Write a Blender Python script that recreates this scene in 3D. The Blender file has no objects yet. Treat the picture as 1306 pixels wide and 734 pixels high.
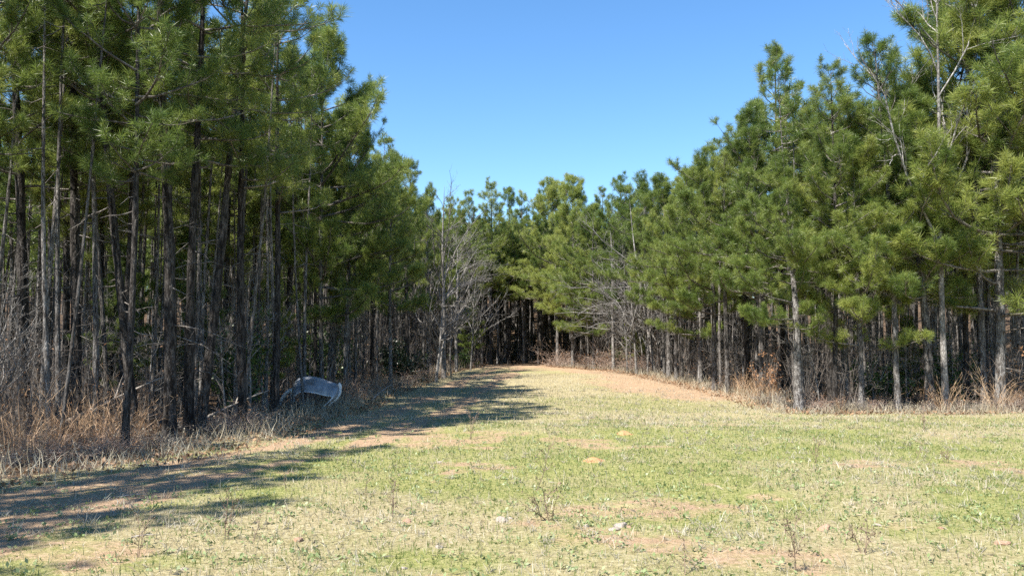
import bpy, math, random
import numpy as np
from mathutils import Vector

SC = bpy.context.scene
COL = SC.collection
PI = math.pi
R = math.radians

# ------------------------------------------------------------------ camera model
CAM_H = 1.65
FPX = 1088.0            # focal length in pixels of the 1306 px wide picture
PITCH = math.atan(78 / FPX)
SUN_EL = R(53)
SUN_AZ = R(46)
SUN_DIR = Vector((-math.sin(SUN_AZ) * math.cos(SUN_EL), -math.cos(SUN_AZ) * math.cos(SUN_EL), math.sin(SUN_EL)))


# ------------------------------------------------------------------ value noise
_tab = np.random.RandomState(5).rand(256, 256)


def vnoise(x, y, s):
    x = np.asarray(x, float) / s + 57.3
    y = np.asarray(y, float) / s + 91.7
    xi = np.floor(x).astype(int)
    yi = np.floor(y).astype(int)
    u = x - xi
    v = y - yi
    u = u * u * (3 - 2 * u)
    v = v * v * (3 - 2 * v)
    a = _tab[xi % 256, yi % 256]
    b = _tab[(xi + 1) % 256, yi % 256]
    c = _tab[xi % 256, (yi + 1) % 256]
    d = _tab[(xi + 1) % 256, (yi + 1) % 256]
    return a * (1 - u) * (1 - v) + b * u * (1 - v) + c * (1 - u) * v + d * u * v


def fbm(x, y, s, o=3):
    t = 0
    w = 0
    for i in range(o):
        k = .5 ** i
        t = t + k * vnoise(x + 13.1 * i, y - 7.7 * i, s * k)
        w += k
    return t / w


def sstep(a, b, x):
    t = np.clip((np.asarray(x, float) - a) / (b - a), 0, 1)
    return t * t * (3 - 2 * t)


def gz(x, y):
    """height of the terrain"""
    x = np.asarray(x, float)
    y = np.asarray(y, float)
    z = 0.55 * sstep(20, 58, y) * (1 - .4 * sstep(9, 25, np.abs(x)))
    z = z + 0.16 * (fbm(x, y, 9) - .5) + 0.07 * (vnoise(x, y, 1.7) - .5) + .035 * (vnoise(x, y, .55) - .5)
    z = z - 0.35 * sstep(22, 27, y) * sstep(8.2, 10.5, x)        # the ground dips behind the field's edge
    z = z + 9 * sstep(64, 130, np.hypot(x, y)) * sstep(-10, 30, y + .6 * np.abs(x))
    return z


def ray(px, py):
    cx = (px - 653) / FPX
    cy = (367 - py) / FPX
    c, s = math.cos(PITCH), math.sin(PITCH)
    return np.array((cx, c - cy * s, s + cy * c))


def ground_at(px, py):
    d = ray(px, py)
    t = 2.0
    while t < 150:
        p = np.array((0, 0, CAM_H)) + d * t
        if p[2] < gz(p[0], p[1]):
            break
        t += .05
    return float(p[0]), float(p[1])


def x_at(px, y, z=0.0):
    dep = y * math.cos(PITCH) + (z - CAM_H) * math.sin(PITCH)
    return (px - 653) / FPX * dep


def h_for(px, y, topy):
    """tree height whose top shows at picture row topy when the tree stands y metres away"""
    d = ray(px, topy)
    return CAM_H + d[2] / d[1] * y - float(gz(x_at(px, y), y))


LY = np.array((-40, 8, 11.2, 12.4, 16.3, 24, 34, 45, 57, 62))
LX = np.array((-7.0, -7.0, -6.7, -5.5, -4.9, -4.6, -4.4, -4.0, -2.6, -1.5))
RY = np.array((22.5, 30, 37, 46, 55, 60))
RX = np.array((7.5, 7.6, 7.1, 6.2, 3.6, 2.4))


def left_edge(y):
    return np.interp(y, LY, LX)


def right_edge(y):
    return np.interp(y, RY, RX, left=60)


def clearing(x, y):
    """signed distance-ish: > 0 inside the clearing"""
    a = x - left_edge(y)
    xr = right_edge(np.maximum(y, 22.5))
    b = np.maximum(xr - x, 22.3 + .35 * (vnoise(x, x * 0, 1.5) - .5) - y)
    c = 61 - y
    return np.minimum(np.minimum(a, b), c)


# ------------------------------------------------------------------ mesh helpers
class Buf:
    def __init__(self):
        self.v = []
        self.f = []        # (faces array, material index)
        self.n = 0

    def add(self, V, F, mi=0):
        self.v.append(V.reshape(-1, 3))
        self.f.append((F + self.n, mi))
        self.n += len(self.v[-1])

    def extend(self, other, M=None, t=None, mi=None):
        V = np.concatenate(other.v)
        if M is not None:
            V = V @ M.T
        if t is not None:
            V = V + t
        base = self.n
        self.v.append(V)
        self.n += len(V)
        for F, m in other.f:
            self.f.append((F + base, m if mi is None else mi))

    def mesh(self, name, mats, smooth=True):
        V = np.concatenate(self.v).astype(np.float32)
        me = bpy.data.meshes.new(name)
        loops = np.concatenate([F.ravel() for F, m in self.f]).astype(np.int32)
        tot = np.concatenate([np.full(len(F), F.shape[1]) for F, m in self.f]).astype(np.int32)
        mi = np.concatenate([np.full(len(F), m) for F, m in self.f]).astype(np.int32)
        start = np.concatenate(([0], np.cumsum(tot)[:-1])).astype(np.int32)
        me.vertices.add(len(V))
        me.vertices.foreach_set('co', V.ravel())
        me.loops.add(len(loops))
        me.loops.foreach_set('vertex_index', loops)
        me.polygons.add(len(tot))
        me.polygons.foreach_set('loop_start', start)
        me.polygons.foreach_set('loop_total', tot)
        me.polygons.foreach_set('material_index', mi)
        me.polygons.foreach_set('use_smooth', np.full(len(tot), smooth))
        for m in mats:
            me.materials.append(m)
        me.update(calc_edges=True)
        return me


def unit(v):
    return v / np.maximum(np.linalg.norm(v, axis=-1, keepdims=True), 1e-9)


def frame(T):
    """two unit vectors square to each T"""
    ref = np.where(np.abs(T[..., 2:3]) > .8, np.array((1., 0, 0)), np.array((0, 0, 1.)))
    U = unit(np.cross(T, ref))
    return U, np.cross(T, U)


def tubes(buf, P, Rd, n=5, mi=0, cap=False):
    """P [m,k,3] polylines with radii Rd [m,k]"""
    P = np.asarray(P, float)
    Rd = np.asarray(Rd, float)
    m, k = P.shape[:2]
    T = unit(np.gradient(P, axis=1))
    mean = unit(P[:, -1:] - P[:, :1])
    ref = np.where(np.abs(mean[..., 2:3]) > .75, np.array((1., 0, 0)), np.array((0, 0, 1.)))
    U = unit(np.cross(T, np.broadcast_to(ref, T.shape)))
    W = np.cross(T, U)
    a = np.arange(n) * 2 * PI / n
    V = P[:, :, None] + Rd[:, :, None, None] * (np.cos(a)[:, None] * U[:, :, None] + np.sin(a)[:, None] * W[:, :, None])
    i = np.arange(m)[:, None, None] * k * n
    j = np.arange(k - 1)[None, :, None] * n
    q = np.arange(n)[None, None]
    q2 = (q + 1) % n
    F = np.stack((i + j + q, i + j + q2, i + j + n + q2, i + j + n + q), -1).reshape(-1, 4)
    buf.add(V, F, mi)
    if cap:
        top = (np.arange(m) * k * n + (k - 1) * n)[:, None] + np.arange(n)[None]
        buf.f.append((top + buf.n - m * k * n, mi))


def ribbons(buf, P, W, rng, mi=0):
    """flat tapering strips along polylines P [m,k,3], widths W [m,k]"""
    m, k = P.shape[:2]
    a = rng.rand(m) * 2 * PI
    S = np.stack((np.cos(a), np.sin(a), 0 * a), -1)[:, None]
    V = np.stack((P - S * W[..., None] / 2, P + S * W[..., None] / 2), 2)
    i = np.arange(m)[:, None] * k * 2
    j = np.arange(k - 1)[None] * 2
    F = np.stack((i + j, i + j + 1, i + j + 3, i + j + 2), -1).reshape(-1, 4)
    buf.add(V, F, mi)


def needles(buf, C, A, n, L, w, rng, mi=0, spread=1.0, back=.14, droop=.02):
    """a tuft of n long needles round each twig end C [m,3] pointing along A"""
    m = len(C)
    A = unit(A)
    U, W = frame(A)
    ph = rng.rand(m, n) * 2 * PI
    th = (.10 + 1.45 * rng.rand(m, n) ** .75) * spread
    D = np.cos(th)[..., None] * A[:, None] + np.sin(th)[..., None] * (np.cos(ph)[..., None] * U[:, None] + np.sin(ph)[..., None] * W[:, None])
    ln = L * (.65 + .6 * rng.rand(m, n)) * (.6 + .7 * rng.rand(m, 1))
    B = C[:, None] - A[:, None] * (back * rng.rand(m, n))[..., None]
    tip = B + D * ln[..., None]
    tip[..., 2] -= droop * rng.rand(m, n)
    S = unit(np.cross(D, rng.randn(m, n, 3)))
    ww = w * (.7 + .6 * rng.rand(m, n))[..., None]
    mid = B + D * ln[..., None] * .45
    V = np.stack((B, mid + S * ww / 2, tip, mid - S * ww / 2), 2)
    F = np.arange(m * n)[:, None] * 4 + np.arange(4)[None]
    buf.add(V, F, mi)


def leaves(buf, C, N, size, rng, mi=0):
    """small pointed leaf faces at C, roughly facing N"""
    m = len(C)
    D = unit(rng.randn(m, 3))
    S = unit(np.cross(D, N + .6 * rng.randn(m, 3)))
    s = size * (.6 + .8 * rng.rand(m, 1))
    V = np.stack((C, C + D * s * .5 + S * s * .28, C + D * s, C + D * s * .5 - S * s * .28), 1)
    F = np.arange(m)[:, None] * 4 + np.arange(4)[None]
    buf.add(V, F, mi)


# ------------------------------------------------------------------ materials
def mat(name):
    m = bpy.data.materials.new(name)
    m.use_nodes = True
    nt = m.node_tree
    nt.nodes.clear()
    out = nt.nodes.new('ShaderNodeOutputMaterial')
    return m, nt, out


def node(nt, typ, **kw):
    n = nt.nodes.new(typ)
    for k, v in kw.items():
        setattr(n, k, v)
    return n


def ramp(nt, fac, stops):
    r = nt.nodes.new('ShaderNodeValToRGB')
    e = r.color_ramp.elements
    while len(e) < len(stops):
        e.new(.5)
    for el, (p, c) in zip(e, stops):
        el.position = p
        el.color = (*c, 1)
    nt.links.new(fac, r.inputs[0])
    return r.outputs[0]


def noise(nt, vec, scale, detail=3, rough=.55):
    n = nt.nodes.new('ShaderNodeTexNoise')
    n.inputs['Scale'].default_value = scale
    n.inputs['Detail'].default_value = detail
    n.inputs['Roughness'].default_value = rough
    if vec is not None:
        nt.links.new(vec, n.inputs['Vector'])
    return n.outputs['Fac']


def mixc(nt, fac, a, b, mode='MIX'):
    n = nt.nodes.new('ShaderNodeMix')
    n.data_type = 'RGBA'
    n.blend_type = mode
    for v, s in ((fac, n.inputs[0]), (a, n.inputs[6]), (b, n.inputs[7])):
        if isinstance(v, (int, float)):
            s.default_value = v
        elif isinstance(v, tuple):
            s.default_value = (*v, 1)
        else:
            nt.links.new(v, s)
    return n.outputs[2]


def math_(nt, op, a, b=None, clamp=False):
    n = nt.nodes.new('ShaderNodeMath')
    n.operation = op
    n.use_clamp = clamp
    for v, s in ((a, n.inputs[0]), (b, n.inputs[1])):
        if v is None:
            continue
        if isinstance(v, (int, float)):
            s.default_value = v
        else:
            nt.links.new(v, s)
    return n.outputs[0]


def foliage_mat(name, stops, scale=1.3, trans=.35, rough=.45, tint=.25, island=False):
    """leaf and needle faces: diffuse with some light let through"""
    m, nt, out = mat(name)
    tc = node(nt, 'ShaderNodeTexCoord')
    oi = node(nt, 'ShaderNodeObjectInfo')
    f = noise(nt, tc.outputs['Object'], scale, 2)
    g = node(nt, 'ShaderNodeNewGeometry')
    f = math_(nt, 'ADD', f, math_(nt, 'MULTIPLY', math_(nt, 'SUBTRACT', g.outputs['Random Per Island'], .5), .35))
    f = math_(nt, 'ADD', f, math_(nt, 'MULTIPLY', math_(nt, 'SUBTRACT', oi.outputs['Random'], .5), tint))
    c = ramp(nt, f, stops)
    p = node(nt, 'ShaderNodeBsdfPrincipled')
    p.inputs['Roughness'].default_value = rough
    p.inputs['Specular IOR Level'].default_value = .5
    nt.links.new(c, p.inputs['Base Color'])
    t = node(nt, 'ShaderNodeBsdfTranslucent')
    nt.links.new(c, t.inputs['Color'])
    mx = node(nt, 'ShaderNodeMixShader')
    mx.inputs[0].default_value = trans
    nt.links.new(p.outputs[0], mx.inputs[1])
    nt.links.new(t.outputs[0], mx.inputs[2])
    nt.links.new(mx.outputs[0], out.inputs[0])
    return m


def bark_mat(name, dark, mid, light, vs=9, stretch=.28):
    m, nt, out = mat(name)
    tc = node(nt, 'ShaderNodeTexCoord')
    mp = node(nt, 'ShaderNodeMapping')
    mp.inputs['Scale'].default_value = (1, 1, stretch)
    nt.links.new(tc.outputs['Object'], mp.inputs[0])
    oi = node(nt, 'ShaderNodeObjectInfo')
    vo = node(nt, 'ShaderNodeTexVoronoi', feature='DISTANCE_TO_EDGE')
    vo.inputs['Scale'].default_value = vs * 2.2
    nt.links.new(mp.outputs[0], vo.inputs['Vector'])
    n1 = noise(nt, mp.outputs[0], vs * 1.1, 5, .65)
    n2 = noise(nt, tc.outputs['Object'], 1.6, 3)
    c = ramp(nt, n1, [(.36, dark), (.46, mid), (.56, light), (.75, tuple(min(1, v * 1.25) for v in light))])
    c = mixc(nt, ramp(nt, vo.outputs['Distance'], [(.0, (.12, .12, .12)), (.13, (1, 1, 1))]), dark, c)
    c = mixc(nt, math_(nt, 'MULTIPLY', ramp(nt, n2, [(.42, (0, 0, 0)), (.68, (1, 1, 1))]), .55), c, dark)
    k = math_(nt, 'ADD', math_(nt, 'MULTIPLY', oi.outputs['Random'], .55), .7)
    hs = node(nt, 'ShaderNodeHueSaturation')
    nt.links.new(k, hs.inputs['Value'])
    nt.links.new(c, hs.inputs['Color'])
    b = node(nt, 'ShaderNodeBump')
    b.inputs['Strength'].default_value = .9
    b.inputs['Distance'].default_value = .02
    nt.links.new(math_(nt, 'ADD', n1, math_(nt, 'MULTIPLY', vo.outputs['Distance'], 1.5)), b.inputs['Height'])
    p = node(nt, 'ShaderNodeBsdfPrincipled')
    p.inputs['Roughness'].default_value = .9
    p.inputs['Specular IOR Level'].default_value = .15
    nt.links.new(hs.outputs[0], p.inputs['Base Color'])
    nt.links.new(b.outputs[0], p.inputs['Normal'])
    nt.links.new(p.outputs[0], out.inputs[0])
    return m


def plain_mat(name, stops, scale=6, rough=.85, bump=.3, spec=.2):
    m, nt, out = mat(name)
    tc = node(nt, 'ShaderNodeTexCoord')
    f = noise(nt, tc.outputs['Object'], scale, 5, .6)
    c = ramp(nt, f, stops)
    b = node(nt, 'ShaderNodeBump')
    b.inputs['Strength'].default_value = bump
    b.inputs['Distance'].default_value = .02
    nt.links.new(f, b.inputs['Height'])
    p = node(nt, 'ShaderNodeBsdfPrincipled')
    p.inputs['Roughness'].default_value = rough
    p.inputs['Specular IOR Level'].default_value = spec
    nt.links.new(c, p.inputs['Base Color'])
    nt.links.new(b.outputs[0], p.inputs['Normal'])
    nt.links.new(p.outputs[0], out.inputs[0])
    return m


M = {}
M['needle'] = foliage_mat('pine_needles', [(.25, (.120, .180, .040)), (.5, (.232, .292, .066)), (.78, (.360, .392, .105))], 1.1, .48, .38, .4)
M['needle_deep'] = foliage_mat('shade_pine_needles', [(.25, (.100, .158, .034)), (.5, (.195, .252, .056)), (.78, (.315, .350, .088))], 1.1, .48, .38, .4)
M['bark'] = bark_mat('shaded_pine_bark', (.013, .011, .010), (.040, .035, .032), (.115, .105, .097), 17, .24)  # bark colour darkened to carry the shade on the left front trunks
M['bark_sunlit'] = bark_mat('sunlit_pine_bark', (.035, .031, .029), (.125, .113, .104), (.30, .285, .27), 18, .24)  # same bark made paler, standing in for sunlight on the trunks
M['limb'] = bark_mat('pine_limb_bark', (.07, .06, .054), (.16, .142, .128), (.29, .27, .25), 14)
M['grey_bark'] = bark_mat('bare_tree_bark', (.10, .092, .085), (.21, .198, .186), (.33, .315, .30), 6, .5)
M['twig'] = plain_mat('brush_twigs', [(.3, (.075, .062, .054)), (.5, (.155, .134, .118)), (.72, (.28, .25, .226))], 2.2)
M['bramble'] = plain_mat('bramble_twigs', [(.3, (.16, .11, .085)), (.5, (.28, .21, .17)), (.72, (.42, .34, .29))], 3)
M['shrub_leaf'] = foliage_mat('shrub_leaves', [(.25, (.03, .065, .018)), (.5, (.07, .125, .03)), (.78, (.13, .19, .045))], 3, .35, .35)
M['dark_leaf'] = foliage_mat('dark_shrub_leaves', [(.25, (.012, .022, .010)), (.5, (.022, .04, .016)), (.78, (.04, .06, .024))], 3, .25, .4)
M['tan_leaf'] = foliage_mat('tan_leaves', [(.25, (.22, .11, .055)), (.5, (.34, .19, .10)), (.78, (.44, .28, .16))], 3, .35, .6)
M['sedge'] = foliage_mat('broomsedge_blades', [(.25, (.30, .185, .105)), (.5, (.43, .28, .165)), (.78, (.55, .41, .27))], 2, .3, .6, .5)
M['grass'] = foliage_mat('grass_blades', [(.25, (.105, .160, .038)), (.5, (.18, .228, .068)), (.78, (.275, .305, .12))], .8, .35, .5, 0)
M['straw'] = foliage_mat('straw_blades', [(.25, (.30, .25, .16)), (.5, (.42, .37, .265)), (.78, (.54, .50, .40))], 1.2, .25, .6, 0)
M['pale_straw'] = foliage_mat('matted_grass', [(.25, (.22, .195, .145)), (.5, (.33, .30, .235)), (.78, (.44, .42, .35))], 1.5, .2, .6, 0)
M['clover'] = foliage_mat('weed_leaves', [(.25, (.15, .20, .07)), (.5, (.23, .29, .12)), (.78, (.34, .38, .22))], 1.2, .3, .5, 0)
M['litter'] = foliage_mat('leaf_litter', [(.25, (.10, .055, .03)), (.5, (.21, .12, .065)), (.78, (.36, .23, .13))], 2, .15, .7, 0)
M['weed'] = plain_mat('dead_weed_stem', [(.3, (.10, .07, .05)), (.6, (.22, .16, .12))], 9)
M['stone'] = plain_mat('pale_stone', [(.3, (.15, .12, .095)), (.5, (.29, .25, .21)), (.7, (.42, .38, .335))], 9)
M['stone_brown'] = plain_mat('rusty_stone', [(.3, (.16, .09, .06)), (.5, (.30, .19, .13)), (.7, (.42, .30, .22))], 14)
M['driftwood'] = plain_mat('weathered_wood', [(.3, (.13, .11, .095)), (.5, (.25, .225, .20)), (.7, (.36, .33, .30))], 11)
M['mound'] = plain_mat('mound_soil', [(.3, (.33, .165, .075)), (.5, (.42, .23, .11)), (.7, (.50, .31, .175))], 9, .95, .8)
M['mound_sand'] = plain_mat('grassy_mound_soil', [(.3, (.17, .17, .065)), (.5, (.30, .25, .13)), (.7, (.38, .31, .18))], 12, .95, .9)
M['panel'] = plain_mat('weathered_grey_paint', [(.30, (.10, .085, .07)), (.42, (.19, .205, .23)), (.55, (.28, .30, .33)), (.70, (.50, .51, .52))], 2.4, .55, .12, .4)
M['panel_edge'] = plain_mat('pale_panel_edge', [(.35, (.55, .55, .55)), (.6, (.80, .80, .79))], 7, .55, .2, .4)


def ground_mat():
    m, nt, out = mat('field_ground')
    at = node(nt, 'ShaderNodeAttribute', attribute_name='cover')
    sep = node(nt, 'ShaderNodeSeparateColor')
    nt.links.new(at.outputs['Color'], sep.inputs[0])
    litter, dirt, straw = sep.outputs[0], sep.outputs[1], sep.outputs[2]
    tc = node(nt, 'ShaderNodeTexCoord')
    P = tc.outputs['Object']
    big = noise(nt, P, .45, 4, .6)
    midn = noise(nt, P, 2.6, 5, .65)
    fine = noise(nt, P, 19, 5, .7)
    vfine = noise(nt, P, 70, 3, .7)
    g = ramp(nt, fine, [(.28, (.105, .122, .032)), (.48, (.22, .228, .078)), (.68, (.36, .33, .155))])
    s = ramp(nt, fine, [(.28, (.17, .135, .072)), (.5, (.315, .268, .15)), (.7, (.45, .40, .265))])
    d = ramp(nt, fine, [(.25, (.23, .150, .092)), (.5, (.34, .235, .150)), (.75, (.45, .345, .245))])
    sd = ramp(nt, fine, [(.25, (.225, .165, .085)), (.5, (.355, .27, .15)), (.75, (.47, .385, .24))])
    d = mixc(nt, ramp(nt, math_(nt, 'ADD', dirt, math_(nt, 'MULTIPLY', math_(nt, 'SUBTRACT', midn, .5), .5)), [(.40, (0, 0, 0)), (.62, (1, 1, 1))]), sd, d)
    l = ramp(nt, vfine, [(.3, (.035, .024, .017)), (.5, (.095, .064, .043)), (.68, (.21, .15, .10))])
    c = mixc(nt, ramp(nt, math_(nt, 'ADD', math_(nt, 'MULTIPLY', math_(nt, 'ADD', midn, big), .5), math_(nt, 'MULTIPLY', math_(nt, 'SUBTRACT', straw, .4), .5)), [(.34, (0, 0, 0)), (.68, (1, 1, 1))]), g, s)
    df = ramp(nt, math_(nt, 'ADD', math_(nt, 'ADD', math_(nt, 'MULTIPLY', midn, .8), math_(nt, 'MULTIPLY', fine, .5)), math_(nt, 'SUBTRACT', dirt, .75)), [(.28, (0, 0, 0)), (.52, (1, 1, 1))])
    c = mixc(nt, df, c, d)
    lf = ramp(nt, math_(nt, 'ADD', math_(nt, 'MULTIPLY', midn, .5), math_(nt, 'SUBTRACT', litter, .25)), [(.40, (0, 0, 0)), (.6, (1, 1, 1))])
    c = mixc(nt, lf, c, l)
    b = node(nt, 'ShaderNodeBump')
    b.inputs['Strength'].default_value = .8
    b.inputs['Distance'].default_value = .04
    nt.links.new(math_(nt, 'ADD', fine, math_(nt, 'MULTIPLY', vfine, .5)), b.inputs['Height'])
    p = node(nt, 'ShaderNodeBsdfPrincipled')
    p.inputs['Roughness'].default_value = .95
    p.inputs['Specular IOR Level'].default_value = .1
    nt.links.new(c, p.inputs['Base Color'])
    nt.links.new(b.outputs[0], p.inputs['Normal'])
    nt.links.new(p.outputs[0], out.inputs[0])
    return m


M['ground'] = ground_mat()


# ------------------------------------------------------------------ object helpers
def link(name, me, parent=None):
    o = bpy.data.objects.new(name, me)
    COL.objects.link(o)
    if parent is not None:
        o.parent = parent
    return o


def tag(o, label=None, cat=None, group=None, kind=None):
    if label:
        o['label'] = label
    if cat:
        o['category'] = cat
    if group:
        o['group'] = group
    if kind:
        o['kind'] = kind
    return o


def place(o, x, y, rz=0, s=1.0, dz=0.0, lean=(0, 0)):
    o.location = (x, y, float(gz(x, y)) + dz)
    o.rotation_euler = (lean[1], lean[0], rz)
    o.scale = (s, s, s)


# ------------------------------------------------------------------ dirt track and cover maps
TY = np.array((-40, 8.2, 9.8, 12, 16, 22, 30, 40, 50, 60))
TX = np.array((-5.6, -5.4, -5.1, -4.2, -3.1, -2.4, -1.9, -1.3, -.4, .3))


def cover(x, y):
    c = clearing(x, y)
    wob = (fbm(x, y, 2.2) - .5)
    litter = sstep(.5, -.6, c + wob * 1.6)
    tx = np.interp(y, TY, TX)
    dd = np.abs(np.abs(x - tx) - .75)
    rut = sstep(.65, .1, dd + wob * 1.2) * .88 * (.75 + .25 * sstep(24, 42, y) + .5 * sstep(14, 10.5, y))
    rut = rut + .62 * sstep(2.3, .4, np.abs(x - tx) + wob) * sstep(17, 10, y) * sstep(6.5, 8.5, y)
    xr = right_edge(np.maximum(y, 22.5))
    strip = sstep(6.0, 1.0, xr - x + wob * 4) * sstep(22, 30, y) * .85
    litter = np.maximum(litter, strip * .47)
    far = sstep(44, 56, y) * .7
    near = sstep(.50, .72, fbm(x + 40, y, 1.1, 4)) * .56 * sstep(28, 16, y)
    dirt = np.clip(np.maximum(np.maximum(rut, strip), np.maximum(far, near)), 0, 1)
    straw = .48 + .28 * sstep(11, 25, y) + 1.1 * (fbm(x - 20, y + 9, 3.5, 4) - .5) + .25 * sstep(2.5, .3, c)
    green = sstep(.56, .70, fbm(x + 9, y - 31, 1.3))
    straw = np.clip(straw - .55 * green * sstep(30, 12, y), 0, 1)
    return litter, dirt, straw


def axis(vals):
    out = []
    for (a, b, st) in vals:
        out += list(np.arange(a, b, st))
    return np.array(out)


gx = np.concatenate((-np.geomspace(700, 30, 24), np.arange(-28, -14, .8), np.arange(-14, 16, .2), np.arange(16, 30, .8), np.geomspace(30, 700, 24)))
gy = np.concatenate((-np.geomspace(300, 6, 18), np.arange(-4, 3, .8), np.arange(3, 34, .2), np.arange(34, 66, .5), np.geomspace(66, 900, 26)))
GX, GY = np.meshgrid(gx, gy)
V = np.stack((GX, GY, gz(GX, GY)), -1)
ny, nx = GX.shape
idx = np.arange(nx * ny).reshape(ny, nx)
F = np.stack((idx[:-1, :-1], idx[:-1, 1:], idx[1:, 1:], idx[1:, :-1]), -1).reshape(-1, 4)
b = Buf()
b.add(V, F)
me = b.mesh('ground', [M['ground']])
at = me.attributes.new('cover', 'FLOAT_COLOR', 'POINT')
l_, d_, s_ = cover(GX, GY)
at.data.foreach_set('color', np.stack((l_, d_, s_, np.ones_like(l_)), -1).astype(np.float32).ravel())
tag(link('ground', me), kind='structure')


# ------------------------------------------------------------------ pines
def pine(seed, H, cb, RL, tuft=1.0, nn=34, w=.010, up=0.0, side=None, snag=9, dbh=.24, whorl=.42, simple=False, ndl=.21, low=0):
    """trunk, limbs and needles of one pine as three Bufs; crown from height cb, widest branch RL"""
    rng = np.random.RandomState(seed)
    tr, li, cr = Buf(), Buf(), Buf()
    k = 16
    t = np.linspace(0, 1, k)
    wob = .10 * np.stack((np.sin(t * 5 + rng.rand() * 6), np.cos(t * 4.2 + rng.rand() * 6)), -1) * (t * (1.4 - t))[:, None] * 1.6
    bend = rng.randn(2) * .14
    cxy = wob + bend * (t ** 2)[:, None]
    cxy -= cxy[0]
    axis_p = np.concatenate((cxy, (t * H)[:, None] - .12), 1)
    rad = dbh / 2 * ((1 - t) ** .75 * .93 + .04) + dbh * .16 * np.exp(-t * H / .22)

    def at_h(h):
        return np.stack([np.interp(h, t * H, axis_p[:, i]) for i in range(3)], -1), np.interp(h, t * H, rad)
    tt = np.linspace(0, 1, 34 if not simple else 9)
    pts, rr = at_h(tt * H)
    rr = rr * (1 + .07 * rng.randn(len(rr)))
    tubes(tr, pts[None], rr[None], 10 if not simple else 5)
    # whorls
    hs, az, el, ln = [], [], [], []
    h = cb
    while h < H - .25:
        u = (h - cb) / (H - cb)
        n = rng.randint(3, 6)
        a0 = rng.rand() * 2 * PI
        for i in range(n):
            if rng.rand() < .13:
                continue
            a = a0 + i * 2 * PI / n + rng.randn() * .3
            L = RL * min(1, (u + .30) / .55) * (1 - u) ** .62 * (.55 + .6 * rng.rand()) + .28
            if side is not None:
                L *= 1 + .38 * math.cos(a - side)
            hs.append(h + rng.randn() * .08)
            az.append(a)
            el.append(R(-6 + 62 * u ** 1.15 + up + rng.randn() * 8))
            ln.append(L)
        h += whorl * (.7 + .6 * rng.rand()) * (1 - .25 * u)
    for i in range(low):        # a few live boughs left hanging below the crown
        hs.append(cb - .4 - 1.3 * rng.rand())
        az.append(rng.rand() * 2 * PI)
        el.append(R(rng.uniform(-10, 8)))
        ln.append(RL * rng.uniform(.55, .95))
    hs, az, el, ln = map(np.array, (hs, az, el, ln))
    m = len(hs)
    kb = 7
    s = np.linspace(0, 1, kb)
    P = np.zeros((m, kb, 3))
    base, br = at_h(np.clip(hs, 0, H * .985))
    P[:, 0] = base
    elv = el.copy()
    azv = az.copy()
    curve = R(10) + R(26) * rng.rand(m)
    for i in range(1, kb):
        elv = elv + curve * (i / kb) * .55 + rng.randn(m) * .09
        azv = azv + rng.randn(m) * .14
        D = np.stack((np.cos(elv) * np.cos(azv), np.cos(elv) * np.sin(azv), np.sin(elv)), -1)
        P[:, i] = P[:, i - 1] + D * (ln / (kb - 1))[:, None]
    r0 = np.minimum(.010 + .0105 * ln, br * .6)
    tubes(li, P, r0[:, None] * (1 - .8 * s)[None], 5 if not simple else 3)
    # secondary twigs
    Q0, QD, QL = [], [], []
    for i in range(m):
        n2 = int(2 + ln[i] * (6.2 if not simple else 3.2) * tuft)
        uu = np.sort(1 - .72 * rng.rand(n2) ** 1.0)
        for j, u in enumerate(uu):
            f = u * (kb - 1)
            a = min(int(f), kb - 2)
            p = P[i, a] + (P[i, a + 1] - P[i, a]) * (f - a)
            d = unit(P[i, a + 1] - P[i, a])
            sg = 1 if j % 2 else -1
            sidev = unit(np.cross(d, (0, 0, 1.))) * sg
            dd = unit(d * (.55 + .4 * rng.rand()) + sidev * (.5 + .5 * rng.rand()) + np.array((0, 0, .15 + .45 * rng.rand())))
            Q0.append(p)
            QD.append(dd)
            QL.append((.16 + .42 * ln[i] * (1.08 - u)) * (.6 + .6 * rng.rand()))
    Q0, QD, QL = np.array(Q0), np.array(QD), np.array(QL)
    m2 = len(Q0)
    ks = 4
    Q = np.zeros((m2, ks, 3))
    Q[:, 0] = Q0
    D = QD.copy()
    for i in range(1, ks):
        D = unit(D + np.array((0, 0, .16)) + .16 * rng.randn(m2, 3))
        Q[:, i] = Q[:, i - 1] + D * (QL / (ks - 1))[:, None]
    if not simple:
        tubes(li, Q, (.005 + .006 * QL)[:, None] * np.array((1, .8, .6, .4))[None], 3)
    lift = np.array((0, 0, .35))
    C = [Q[:, -1], P[:, -1], at_h(np.array([H]))[0]]
    A = [D + lift, unit(P[:, -1] - P[:, -2]) + lift, np.array([[0, 0, 1.]])]
    far = QL > .30
    C.append(Q[far, 2])
    A.append(unit(Q[far, 2] - Q[far, 1]) + lift)
    far = QL > .45
    sidev = unit(np.cross(D[far], np.array((0, 0, 1.)))) * np.where(rng.rand(far.sum(), 1) > .5, 1, -1)
    C.append(Q[far, 1] + sidev * .12)
    A.append(sidev + .6 * D[far] + lift)
    C, A = np.concatenate(C), np.concatenate(A)
    needles(cr, C, A, nn, ndl, w, rng)
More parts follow.
